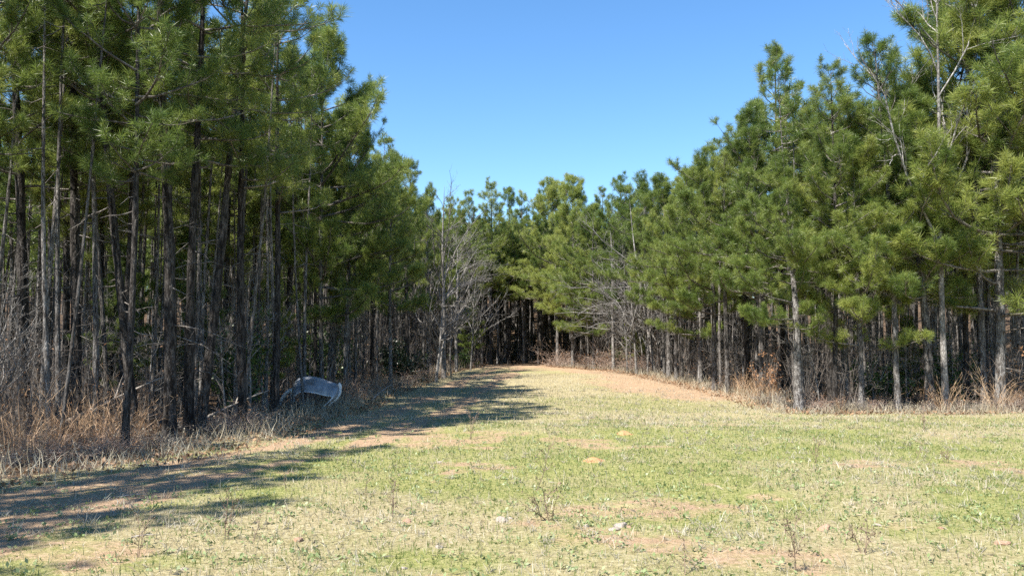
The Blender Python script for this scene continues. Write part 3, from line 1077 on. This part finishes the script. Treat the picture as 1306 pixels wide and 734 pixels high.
SDG = [sedge(71, 42, 1.05, .6).mesh('broomsedge', [M['sedge']], False), sedge(72, 36, 1.25, 1.0).mesh('broomsedge', [M['sedge']], False),
       sedge(73, 36, .85, .4).mesh('broomsedge', [M['sedge']], False)]
k = 0
for (px, y, s, v) in ((8, 12.8, 1.0, 0), (26, 13.6, 1.15, 1), (44, 13.0, .9, 2), (66, 13.5, 1.0, 0), (84, 14.2, 1.2, 1), (108, 14.0, .95, 0), (128, 14.5, 1.15, 1),
                      (150, 14.3, 1.05, 0), (166, 15.0, 1.2, 1), (186, 15.3, .9, 2), (2, 14.8, 1.2, 1), (60, 15.8, 1.1, 1), (102, 16.1, 1.1, 0)):
    put_mesh('broomsedge_clump', SDG[v], px, y, s * .84, 'tall rust-brown dry grass clump at the left border, before the big pine trunks', 'dry grass clump', 'broomsedge at the left border')
for (px, y, s, v, lab) in ((1072, 22.9, .62, 2, 'small upright orange dry grass clump between the slim grey pine and the sunlit thin stem'),
                           (1204, 22.8, 1.05, 0, 'tall orange dry grass plume in front of the leaning thick right-hand pine'),
                           (1222, 23.2, .85, 2, 'narrow dry grass clump between the two tallest orange plumes'),
                           (1268, 22.7, 1.1, 1, 'widest arching orange dry grass clump near the right border'),
                           (1283, 23.0, .95, 0, 'orange dry grass clump crowding the widest arching one on its right'),
                           (1304, 22.9, .75, 2, 'dry grass clump cut by the right border'),
                           (1178, 23.2, .85, 0, 'thin dry grass clump left of the tall orange plume')):
    put_mesh('broomsedge_clump', SDG[v], px, y, s, lab, 'dry grass clump', 'broomsedge along the right wood edge')
for (px, y, s, v) in ((936, 30.2, .9, 2), (946, 29.0, .9, 0), (958, 28.4, .85, 2), (968, 27.4, .9, 0), (982, 27.0, .7, 2), (992, 26.4, .6, 2)):
    put_mesh('broomsedge_clump', SDG[v], px, y, s, 'pale orange dry grass clump below the tall open-crowned pine', 'dry grass clump', 'broomsedge below the open-crowned pine')
for (px, y, s, v) in ((425, 26.5, .9, 0), (437, 25.8, .8, 2), (450, 27.5, .9, 0), (462, 27.0, .8, 2), (478, 29.0, .9, 0), (492, 30.0, .9, 1), (503, 31.5, .8, 2), (535, 37.5, .8, 0), (575, 47.0, .8, 2)):
    put_mesh('broomsedge_clump', SDG[v], px, y, s, 'rusty dry grass clump along the left edge right of the grey panel', 'dry grass clump', 'broomsedge right of the grey panel')


def shrub(seed, r, h, n, leafs, size, mats):
    rng = np.random.RandomState(seed)
    st, lf = Buf(), Buf()
    P = np.zeros((n, 5, 3))
    D = unit(np.concatenate((rng.randn(n, 2) * .55 * r / max(h, .1), np.ones((n, 1))), 1))
    P[:, 0] = np.concatenate((rng.randn(n, 2) * .08, np.zeros((n, 1)) - .03), 1)
    L = h * (.55 + .5 * rng.rand(n))
    for i in range(1, 5):
        D = unit(D + .2 * rng.randn(n, 3))
        P[:, i] = P[:, i - 1] + D * (L / 4)[:, None]
    tubes(st, P, np.broadcast_to(np.linspace(.012, .003, 5), (n, 5)), 4)
    m = n * 7
    ii = rng.randint(0, n, m)
    f = rng.randint(1, 5, m)
    D = unit(rng.randn(m, 3) + np.array((0, 0, .25)))
    T = P[ii, f][:, None] + D[:, None] * np.linspace(0, 1, 3)[None, :, None] * (.18 + .25 * rng.rand(m, 1, 1)) * r
    tubes(st, T, np.broadcast_to(np.array((.005, .004, .002)), (m, 3)), 3)
    jj = rng.randint(0, m, leafs)
    C = T[jj, 2] + (T[jj, 1] - T[jj, 2]) * rng.rand(leafs, 1) + .09 * r * rng.randn(leafs, 3)
    C[:, 2] = np.maximum(C[:, 2], .02)
    leaves(lf, C, rng.randn(leafs, 3) + np.array((0, 0, .6)), size, rng)
    return st.mesh('shrub_stems', [M['twig']], False), lf.mesh('shrub_leaves', [mats], False)


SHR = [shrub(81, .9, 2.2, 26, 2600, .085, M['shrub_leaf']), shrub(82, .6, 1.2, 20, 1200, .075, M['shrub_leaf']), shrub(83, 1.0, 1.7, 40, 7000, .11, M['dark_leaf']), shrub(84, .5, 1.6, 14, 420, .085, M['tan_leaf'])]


def put_shrub(v, px, y, s, label, name='evergreen_shrub', cat='shrub', group=None):
    root = link(name, None)
    place(root, x_at(px, y), y, rnd.random() * 6.28, s)
    tag(root, label, cat, group)
    link('stems', SHR[v][0], root)
    link('leaves', SHR[v][1], root)
    return root


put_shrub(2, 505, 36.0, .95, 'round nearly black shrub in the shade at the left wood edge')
put_shrub(0, 1202, 25.6, 1.05, 'bright green leafy shrub behind the leaning thick right-hand pine')
put_shrub(1, 1228, 24.6, .9, 'low green shrub right of the bright leafy shrub, behind the orange plume')
put_shrub(1, 1125, 25.0, 1.3, 'yellow-green shrub between the slim grey pine and the pale leaning pine')
put_shrub(1, 790, 50.2, 1.2, 'small bright green shrub on top of the wide brown bramble thicket')
put_shrub(0, 430, 33.0, 1.0, 'dark green leafy shrub behind the grey-barked pine by the panel')
put_shrub(0, 400, 31.0, 1.2, 'green vine-like shrub between the pale trunks behind the grey panel')
put_shrub(1, 590, 52.0, 1.1, 'low olive shrub in the shade near the far left end of the track')
put_shrub(0, 295, 21.5, 1.15, 'shaded green shrub deep behind the big left pines')
put_shrub(3, 988, 28.0, 1.0, 'sapling holding rusty dead leaves beside the bent pale pine', 'beech_sapling', 'sapling')
put_shrub(3, 1296, 24.0, 1.25, 'sapling with orange-tan dead leaves at the right border', 'beech_sapling', 'sapling')

# young pines low under the canopy
for (px, y, H, lab) in ((1160, 26.0, 3.0, 'young dark green pine under the canopy behind the pale leaning pine'), (150, 20.5, 4.2, 'young shaded pine between trunks of the left wood'), (345, 25.0, 4.0, 'young pine in the half shade behind the straight dark pine by the panel'),
                        (600, 55.0, 4.6, 'young pine under the arching leafless branches'), (815, 49.0, 4.0, 'young yellow-green pine over the right-hand brambles'), (235, 22.5, 5.0, 'young shaded pine behind the thickest tall pine')):
    put_pine('field', 0, x_at(px, y), y, H, .35, rnd.random() * 6, (0, 0), lab, 'young pines under the canopy', 'young_pine')


# ------------------------------------------------------------------ the grey curved panel
def curved_panel():
    """a car-fender-like shell: domed skin over a wheel-arch cut, a flanged end and two trailing legs"""
    q, e = Buf(), Buf()
    # outline in the local x (along) / z (up) plane
    top = np.array([(-.47, .0), (-.485, .17), (-.49, .34), (-.465, .50), (-.38, .66), (-.22, .735), (.0, .75), (.22, .705), (.42, .64), (.60, .58), (.70, .54), (.72, .40), (.70, .26), (.60, .12), (.44, -.02)])
    bot = np.array([(-.37, -.02), (-.375, .09), (-.37, .17), (-.34, .235), (-.26, .285), (-.13, .31), (.0, .305), (.16, .285), (.30, .25), (.42, .225), (.52, .215), (.56, .20), (.545, .14), (.47, .05), (.36, -.06)])
    n = len(top)
    # resample smoothly
    tt = np.linspace(0, n - 1, 49)

    def rs(A):
        i = np.clip(tt.astype(int), 0, n - 2)
        f = (tt - i)[:, None]
        p0, p1, p2, p3 = A[np.maximum(i - 1, 0)], A[i], A[i + 1], A[np.minimum(i + 2, n - 1)]
        return .5 * (2 * p1 + (p2 - p0) * f + (2 * p0 - 5 * p1 + 4 * p2 - p3) * f ** 2 + (3 * p1 - p0 - 3 * p2 + p3) * f ** 3)
    a, b_ = rs(top), rs(bot)
    m = 9
    s = np.linspace(0, 1, m)
    V = np.zeros((49, m, 3))
    V[:, :, 0] = a[:, None, 0] * (1 - s) + b_[:, None, 0] * s
    V[:, :, 2] = a[:, None, 1] * (1 - s) + b_[:, None, 1] * s
    V[:, :, 1] = -.30 * np.sin(s * PI * .52) ** .8 + .03 * np.sin(tt * .9)[:, None] * s      # bulges towards the field
    back = V + np.array((0, .02, 0)) - .012 * unit(V - np.array((0, .4, .2)))
    idx = np.arange(49 * m).reshape(49, m)
    F1 = np.stack((idx[:-1, :-1], idx[1:, :-1], idx[1:, 1:], idx[:-1, 1:]), -1).reshape(-1, 4)
    q.add(V, F1)
    q.add(back, F1[:, ::-1])
    # a rear flank behind the crest, so the shell has real depth
    W = np.zeros((49, 5, 3))
    s2 = np.linspace(0, 1, 5)
    W[:, :, 0] = a[:, None, 0] * (1 - .05 * s2)
    W[:, :, 2] = a[:, None, 1] - .16 * s2 ** 2 - .01
    W[:, :, 1] = .42 * s2 * np.interp(tt, (0, 8, 16, 40, 48), (.15, .6, 1, .8, .15))[:, None] + .004
    idx = np.arange(49 * 5).reshape(49, 5)
    F2 = np.stack((idx[:-1, :-1], idx[:-1, 1:], idx[1:, 1:], idx[1:, :-1]), -1).reshape(-1, 4)
    q.add(W, F2)
    # rolled lips: arch rim, crest bead and end flange
    rim = V[:, -1]
    tubes(e, rim[None, 8:], np.full((1, 41), .014), 6)
    fl = a[33:49]
    P = np.stack((fl[:, 0], np.full(16, -.05), fl[:, 1]), -1)
    tubes(e, P[None], np.linspace(.05, .03, 16)[None], 7, cap=True)
    lg = a[0:9]
    P = np.stack((lg[:, 0], np.full(9, -.03), lg[:, 1]), -1)
    tubes(e, P[None], np.full((1, 9), .020), 6, cap=True)
    # the bent strip that trails from the shell's left shoulder down to the ground
    t = np.linspace(0, 1, 14)
    P = np.stack((-.46 - .30 * np.sin(t * PI / 2) ** 1.3 - .02 * t, .05 + .10 * t, .40 - .46 * t ** 1.6), -1)
    tubes(e, P[None], (.030 + .022 * np.sin(t * PI))[None], 7, cap=True)
    return q, e


q, e = curved_panel()
root = link('curved_panel', q.mesh('curved_panel', [M['panel']]))
px_, py_ = ground_at(396, 521)
place(root, px_, py_, R(6), 1.0, .12, (R(2), R(-6)))
root.scale = (1.08, 1.08, 1.02)
tag(root, 'weathered grey curved panel like an old car fender lying arched at the left wood edge', 'panel')
link('rolled_edge', e.mesh('rolled_edge', [M['panel_edge']]), root)


# ------------------------------------------------------------------ fallen wood, stones, mounds, weeds
def fallen(seed, L, r):
    rng = np.random.RandomState(seed)
    q = Buf()
    k = 9
    t = np.linspace(0, 1, k)
    P = np.stack((t * L, .12 * np.sin(t * 4 + rng.rand() * 6) * L * .3, .02 + .05 * np.sin(t * 3)), -1)
    tubes(q, P[None], (r * (1 - .7 * t) * (1 + .15 * rng.randn(k)))[None], 7, cap=True)
    for _ in range(5):
        i = rng.randint(2, 7)
        d = unit(np.array((rng.rand(), rng.randn(), abs(rng.randn()) * .8)))
        T = P[i] + d[None] * (np.linspace(0, 1, 4) * L * (.12 + .2 * rng.rand()))[:, None]
        T[1:] += .02 * rng.randn(3, 3)
        tubes(q, T[None], np.array([[r * .45, r * .35, r * .22, r * .08]]), 5)
    return q


FAL = [fallen(91, 1.0, .035).mesh('fallen_branch', [M['driftwood']]), fallen(92, 2.4, .05).mesh('fallen_branch', [M['driftwood']])]


def put_fallen(v, px, py, s, rz, tilt, label, dz=0.0):
    o = link('fallen_branch', FAL[v])
    x, y = ground_at(px, py)
    o.location = (x, y, float(gz(x, y)) + dz)
    o.rotation_euler = (0, -tilt, rz)
    o.scale = (s, s, s)
    tag(o, label, 'fallen branch')


put_fallen(0, 167, 686, .24, .2, .05, 'small pale driftwood-like stick lying on the grass by the shadow stripes')
put_fallen(1, 72, 553, 1.0, .15, .45, 'pale broken limb slanting up among the broomsedge', .1)
put_fallen(1, 258, 548, .62, .1, .42, 'long grey limb slanting up to the right behind the big left pines', .2)
put_fallen(1, 482, 485, 1.1, .4, .12, 'crooked grey limb lying below the round dark shrub', .1)
put_fallen(0, 475, 512, 1.0, 1.0, .5, 'short grey stick poking up from the shaded verge', 0)
put_fallen(0, 150, 635, .35, .4, .02, 'thin twig lying across the bare dirt of the track')


def stone(seed, flat=.5, mi='stone'):
    rng = np.random.RandomState(seed)
    u = np.linspace(0, PI, 10)
    v = np.arange(14) * 2 * PI / 14
    U, W = np.meshgrid(u, v, indexing='ij')
    D = np.stack((np.sin(U) * np.cos(W), np.sin(U) * np.sin(W), np.cos(U)), -1)
    k = np.ones(U.shape)
    for _ in range(9):
        n = unit(rng.randn(3))
        d = .55 + .35 * rng.rand()
        dn = D @ n
        k = np.minimum(k, np.where(dn > .05, d / np.maximum(dn, .05), 9))
    V = D * k[..., None] * np.array((1, .75, flat))
    i = np.arange(140).reshape(10, 14)
    F = np.stack((i[:-1], np.roll(i, -1, 1)[:-1], np.roll(i, -1, 1)[1:], i[1:]), -1).reshape(-1, 4)
    q = Buf()
    q.add(V, F)
    return q.mesh('stone', [M[mi]], False)


STN = [stone(1), stone(2, .4), stone(3, .6), stone(4, .45, 'stone_brown'), stone(5, .5, 'stone_brown')]
for (px, py, r, v, lab) in ((641, 664, .085, 0, 'flat whitish stone left of the small forked weed'),
                            (650, 661, .04, 1, 'little whitish chip beside the flat whitish stone'),
                            (747, 672, .045, 2, 'small white stone between the two larger pale ones'),
                            (783, 677, .07, 1, 'pale stone in front of the broken pair right of the small white stone'),
                            (791, 671, .085, 0, 'largest of the broken pale stones right of centre'),
                            (802, 673, .04, 3, 'rust-coloured chip beside the broken pale stones'),
                            (1119, 671, .05, 1, 'small pale stone alone in the right half of the grass'),
                            (1200, 675, .04, 4, 'pinkish pebble in the grass at lower right'),
                            (1051, 675, .10, 3, 'flat brown stone patch in the grass right of centre'),
                            (1279, 694, .08, 3, 'reddish flat stone near the right border'),
                            (561, 699, .045, 2, 'whitish stone in the open grass left of centre'),
                            (515, 725, .045, 0, 'white stone at the bottom edge left of centre'),
                            (235, 727, .04, 1, 'pale stone in the lowest shadow stripe'),
                            (381, 690, .07, 4, 'brown flat stone in the grass below the short weed'),
                            (519, 666, .07, 3, 'rusty flat stone beside the bright green grass patch'),
                            (714, 617, .04, 4, 'dark brown clod behind the tall bare weed'),
                            (560, 590, .05, 2, 'small pale stone at the tip of the long shadow')):
    o = link('stone', STN[v])
    x, y = ground_at(px, py)
    o.location = (x, y, float(gz(x, y)) + r * .02)
    o.rotation_euler = (rnd.uniform(-.2, .2), rnd.uniform(-.2, .2), rnd.random() * 6)
    o.scale = (r, r, r)
    tag(o, lab, 'stone')


def mound(seed):
    rng = np.random.RandomState(seed)
    nr, na = 16, 36
    rr_ = np.linspace(0, 1, nr)
    a = np.arange(na) * 2 * PI / na
    Rr, A = np.meshgrid(rr_, a, indexing='ij')
    rim = 1 + .12 * np.sin(A * 3 + rng.rand() * 6) + .08 * np.sin(A * 5 + 2)
    X, Y = Rr * rim * np.cos(A), Rr * rim * np.sin(A)
    Z = .34 * (np.cos(Rr * PI) + 1) / 2 + .07 * (vnoise(X * 3 + seed, Y * 3, .6) - .5) * (1 - Rr) - .04
    i = np.arange(nr * na).reshape(nr, na)
    F = np.stack((i[:-1], i[1:], np.roll(i, -1, 1)[1:], np.roll(i, -1, 1)[:-1]), -1).reshape(-1, 4)
    q = Buf()
    q.add(np.stack((X, Y, Z), -1), F)
    return q.mesh('ant_mound', [M['mound']])


MND = [mound(3), mound(8), mound(5)]
MND[2].materials[0] = M['mound_sand']
for (px, py, r, v, lab) in ((757, 588, .21, 0, 'larger bare orange ant mound in the grass right of centre'),
                            (795, 553, .22, 1, 'farther orange ant mound just behind the larger one'),
                            (805, 645, .20, 2, 'low grassy yellowish ant mound nearer than the orange ones')):
    o = link('ant_mound', MND[v])
    x, y = ground_at(px, py)
    o.location = (x, y, float(gz(x, y)) - .005)
    o.rotation_euler = (0, 0, px)
    o.scale = (r, r, r * (1 if py < 600 else .55))
    tag(o, lab, 'ant mound')


def weed(seed, h, n, fork=.6, spread=.35):
    rng = np.random.RandomState(seed)
    q = Buf()
    for s in range(n):
        d = unit(np.array((rng.randn() * spread * .5, rng.randn() * spread * .5, 1)))
        P = [np.array((rng.randn() * .02, rng.randn() * .02, -.02))]
        for i in range(7):
            d = unit(d + .07 * rng.randn(3))
            P.append(P[-1] + d * h * (.7 + .3 * rng.rand()) / 7)
        P = np.array(P)
        tubes(q, P[None], np.linspace(.0055, .002, 8)[None], 4)
        for _ in range(int(10 * fork)):
            i = rng.randint(2, 7)
            dd = unit(d + spread * 2 * rng.randn(3) * np.array((1, 1, .4)))
            T = P[i] + dd[None] * (np.linspace(0, 1, 4) * h * .22 * (.4 + rng.rand()))[:, None]
            T[1:] += .008 * rng.randn(3, 3)
            tubes(q, T[None], np.array([[.0028, .0024, .002, .0014]]), 3)
            leaves(q, T[-1][None] + .01 * rng.randn(5, 3), rng.randn(5, 3), .022, rng)
    return q.mesh('dead_weed', [M['weed']], False)


WED = [weed(1, .75, 1, 1.6, .4), weed(2, .4, 5, .8, .75), weed(3, .4, 1, .6), weed(4, .55, 2, 1.0, .3), weed(5, .32, 3, .6, .5)]
for (px, py, s, v, lab) in ((682, 627, 1.0, 0, 'tall bare branching weed right of centre in the open grass'),
                            (698, 664, 1.0, 1, 'small dark forked weed in front of the tall bare weed'),
                            (367, 627, .75, 2, 'short single dead weed at the shadow tips'),
                            (868, 733, .9, 2, 'dark weed stem at the bottom edge right of centre'),
                            (1016, 730, .9, 3, 'thin leaning weed at the bottom right of centre'),
                            (290, 688, .9, 3, 'thin weed stalk among the left shadow stripes'),
                            (323, 690, .8, 2, 'slender weed stalk right of the thin stripe-side weed'),
                            (176, 712, .7, 3, 'weed stalk standing beside the driftwood-like stick'),
                            (500, 660, .8, 3, 'thin weed beside the bright green grass patch'),
                            (1178, 548, 1.1, 3, 'dark little weed at the far rim of the right-hand grass'),
                            (1206, 590, .8, 4, 'greyish low weed in the right-hand grass'),
                            (1170, 585, .9, 2, 'thin upright weed left of the greyish low weed'),
                            (880, 608, .7, 2, 'thin short weed right of the larger ant mound'),
                            (831, 655, .7, 2, 'short weed stalk right of the low grassy mound'),
                            (1100, 705, 1.0, 4, 'dark tufted weed in the lower right grass'),
                            (470, 640, .8, 2, 'short weed stalk left of the bright green grass patch'),
                            (1040, 590, .8, 3, 'faint branching weed in the middle of the right-hand grass'),
                            (600, 560, 1.0, 3, 'faint weed at the right side of the long shadow')):
    x, y = ground_at(px, min(py, 733))
    o = link('dead_weed', WED[v])
    place(o, x, y, px * .37, s)
    tag(o, lab, 'weed')


# ------------------------------------------------------------------ grass, straw, low weeds, leaf litter
def scatter_pts(n, rng, dmin=4.6, dmax=34.0, pw=1.0):
    d = dmin + (dmax - dmin) * rng.rand(n) ** pw
    x = (rng.rand(n) * 2 - 1) * (.66 * d + 1.6)
    return x, d


def blades(name, n, seed, hmin, hmax, w, lean, matn, keep, pw=1.0, dmax=34.0, segs=1):
    rng = np.random.RandomState(seed)
    x, y = scatter_pts(n, rng, 4.6, dmax, pw)
    # clumping: pull points into little tufts
    cxn = np.round(x / .11 + rng.randn(n) * .3) * .11
    cyn = np.round(y / .11 + rng.randn(n) * .3) * .11
    pull = rng.rand(n) < .55
    jx, jy = vnoise(cxn * 7.3, cyn * 9.1, .1) * .11, vnoise(cyn * 8.3, cxn * 5.7, .1) * .11
    x = np.where(pull, cxn + jx + rng.randn(n) * .018, x)
    y = np.where(pull, cyn + jy + rng.randn(n) * .018, y)
    l, d, s = cover(x, y)
    ok = keep(x, y, l, d, s, rng)
    x, y, s = x[ok], y[ok], s[ok]
    n = len(x)
    h = hmin + (hmax - hmin) * rng.rand(n) ** 1.8
    h = h * (.7 + .6 * fbm(x, y, 1.1))
    a = rng.rand(n) * 6.28
    ll = np.abs(rng.randn(n)) * lean
    B = np.stack((x, y, gz(x, y) - .008), -1)
    D = np.stack((np.cos(a) * np.sin(ll), np.sin(a) * np.sin(ll), np.cos(ll)), -1)
    b2 = rng.rand(n) * 6.28
    ww = (w * (.6 + .8 * rng.rand(n)) * np.sqrt(np.maximum(y, 5) / 6.5))[:, None]
    S = np.stack((np.cos(b2), np.sin(b2), 0 * b2), -1) * ww / 2
    tip = B + D * h[:, None]
    tip[:, 2] = np.maximum(tip[:, 2] - .3 * h * ll, B[:, 2] + .012)
    mid = B + D * h[:, None] * .5
    V = np.stack((B - S * .7, B + S * .7, mid + S, tip, mid - S), 1)
    i = np.arange(n)[:, None] * 5
    q = Buf()
    q.add(V, i + np.array([[0, 1, 2, 3, 4]]))
    return q.mesh(name, [M[matn]], False)


tag(link('grass', blades('grass', 330000, 1, .02, .085, .006, .65, 'grass', lambda x, y, l, d, s, r: r.rand(len(x)) < np.clip(1.15 - 1.1 * s, .12, 1) * np.clip(1 - d * 1.5, 0, 1) * (l < .4))), 'short green winter grass covering the clearing', 'grass', kind='stuff')
tag(link('dry_grass', blades('dry_grass', 260000, 2, .02, .16, .0045, .95, 'straw', lambda x, y, l, d, s, r: r.rand(len(x)) < np.clip(.16 + .85 * s, 0, 1) * np.clip(1.12 - d * .8, .0, 1) * (l < .8), dmax=46.0)), 'pale dead grass stalks mixed through the green field', 'dry grass', kind='stuff')


def rosettes(n, seed):
    rng = np.random.RandomState(seed)
    x, y = scatter_pts(n, rng, 4.8, 22, 1.2)
    ok = (fbm(x + 3, y + 77, 1.4) + .25 * rng.randn(n) > .56) & (clearing(x, y) > .5)
    x, y = x[ok], y[ok]
    C = np.stack((x, y, gz(x, y)), -1)
    m = 9
    C = np.repeat(C, m, 0) + np.concatenate((rng.randn(len(C) * m, 2) * .035, .008 + .025 * rng.rand(len(C) * m, 1)), 1)
    q = Buf()
    leaves(q, C, np.tile(np.array((0, 0, 1.)), (len(C), 1)), .038, rng)
    return q.mesh('ground_weeds', [M['clover']], False)


tag(link('clover_weeds', rosettes(5200, 6)), 'pale green low weeds and clover dotted over the field', 'weeds', kind='stuff')


def litter_mesh(n, seed):
    rng = np.random.RandomState(seed)
    y = 8 + 50 * rng.rand(n) ** .9
    side = rng.rand(n) < .55
    off = np.abs(rng.randn(n)) * 1.8 - .9
    x = np.where(side, left_edge(y) - off, np.where(y > 24, right_edge(np.maximum(y, 22.5)) + off, 0))
    row = (~side) & (y <= 24)
    x = np.where(row, 7 + 9 * rng.rand(n), x)
    y = np.where(row, 22.0 + off + .6, y)
    C = np.stack((x, y, gz(x, y) + .012 + .03 * rng.rand(n)), -1)
    q = Buf()
    leaves(q, C, np.tile(np.array((0, 0, 1.5)), (n, 1)), .075, rng)
    return q.mesh('fallen_leaves', [M['litter']], False)


tag(link('fallen_leaves', litter_mesh(26000, 9)), 'brown fallen leaves and pine straw along the wood edges', 'leaf litter', kind='stuff')

def matted(n, seed):
    rng = np.random.RandomState(seed)
    x, y = scatter_pts(n, rng, 5.2, 32, 1.0)
    ok = (clearing(x, y) > .3) & (fbm(x - 60, y + 14, 2.0) + .16 * rng.randn(n) > .52)
    x, y = x[ok], y[ok]
    m = 15
    k = 4
    X = np.repeat(x, m) + rng.randn(len(x) * m) * .03
    Y = np.repeat(y, m) + rng.randn(len(x) * m) * .03
    P = np.zeros((len(X), k, 3))
    P[:, 0] = np.stack((X, Y, gz(X, Y) - .005), -1)
    a = rng.rand(len(X)) * 6.28
    e = R(20) + R(55) * rng.rand(len(X))
    L = .05 + .10 * rng.rand(len(X)) ** 1.5
    for i in range(1, k):
        P[:, i] = P[:, i - 1] + np.stack((np.cos(e) * np.cos(a), np.cos(e) * np.sin(a), np.sin(e)), -1) * (L / 3)[:, None]
        e = e - R(24) * rng.rand(len(X))
        a = a + .3 * rng.randn(len(X))
    P[..., 2] = np.maximum(P[..., 2], gz(P[..., 0], P[..., 1]) + .006)
    q = Buf()
    ribbons(q, P, np.broadcast_to(np.array((.005, .005, .004, .0015)), (len(X), k)) * np.sqrt(Y / 6.5)[:, None], rng)
    return q.mesh('matted_grass', [M['pale_straw']], False)


tag(link('matted_grass', matted(4600, 17)), 'tufts of matted grey-white dead grass in the field', 'dead grass', kind='stuff')

# short dry edge grass along both woods
def edge_grass(n, seed):
    rng = np.random.RandomState(seed)
    t = rng.rand(n)
    y = 10.5 + 46 * t ** 1.2
    off = rng.randn(n) * .45
    side = rng.rand(n) < .5
    x = np.where(side, left_edge(y) - .25 + off, right_edge(np.maximum(y, 22.5)) + .2 + off)
    row = (~side) & (y < 23.5)
    x = np.where(row, 6.6 + 9.5 * rng.rand(n), x)
    y = np.where(row, 22.25 + .3 * (off), y)
    k = 4
    P = np.zeros((n, k, 3))
    P[:, 0] = np.stack((x, y, gz(x, y) - .01), -1)
    h = (.12 + .40 * rng.rand(n) ** 1.8) * (.4 + 1.1 * fbm(x, y, 1.3)) * np.where(row, .85, 1)
    D = unit(np.concatenate((rng.randn(n, 2) * .35, np.ones((n, 1))), 1))
    for i in range(1, k):
        D = unit(D + .22 * rng.randn(n, 3) - np.array((0, 0, .10)))
        P[:, i] = P[:, i - 1] + D * (h / (k - 1))[:, None]
    q = Buf()
    ribbons(q, P, np.broadcast_to(np.array((.007, .0075, .006, .002)), (n, k)), rng)
    return q.mesh('edge_grass', [M['straw']], False)


tag(link('edge_grass', edge_grass(15000, 14)), 'knee-high bleached dry grass fringing both wood edges', 'dry grass', kind='stuff')

# ------------------------------------------------------------------ camera, sky, sun
cam = bpy.data.cameras.new('camera')
co = bpy.data.objects.new('camera', cam)
COL.objects.link(co)
co.location = (0, 0, CAM_H + float(gz(0, 0)) * 0)
co.rotation_euler = (PI / 2 + PITCH, 0, 0)
cam.sensor_width = 36
cam.lens = 36 * FPX / 1306
cam.clip_start = .1
cam.clip_end = 3000
SC.camera = co

w = bpy.data.worlds.new('World')
SC.world = w
w.use_nodes = True
nt = w.node_tree
bg = nt.nodes['Background']
sky = nt.nodes.new('ShaderNodeTexSky')
sky.sky_type = 'NISHITA'
sky.sun_disc = False
sky.sun_elevation = SUN_EL
sky.sun_rotation = math.atan2(SUN_DIR.x, SUN_DIR.y)
sky.altitude = 100
sky.air_density = 1.0
sky.dust_density = 0
sky.ozone_density = 3.0
hs = nt.nodes.new('ShaderNodeHueSaturation')
hs.inputs['Saturation'].default_value = 1.2
nt.links.new(sky.outputs[0], hs.inputs['Color'])
nt.links.new(hs.outputs[0], bg.inputs[0])
bg.inputs[1].default_value = .094

sl = bpy.data.lights.new('sun', 'SUN')
sl.energy = 5.0
sl.angle = R(.53)
sl.color = (1, .94, .84)
so = bpy.data.objects.new('sun', sl)
COL.objects.link(so)
so.location = (-30, -50, 60)
so.rotation_euler = SUN_DIR.to_track_quat('Z', 'Y').to_euler()

SC.view_settings.view_transform = 'Standard'
SC.view_settings.look = 'None'
SC.view_settings.gamma = 1
SC.view_settings.use_curve_mapping = False
SC.view_settings.exposure = 1.38
SC.render.engine = 'CYCLES'
SC.cycles.max_bounces = 9
SC.cycles.diffuse_bounces = 6
SC.cycles.glossy_bounces = 2
SC.cycles.transmission_bounces = 6
SC.cycles.use_fast_gi = False
SC.cycles.use_denoising = False
SC.render.use_persistent_data = False
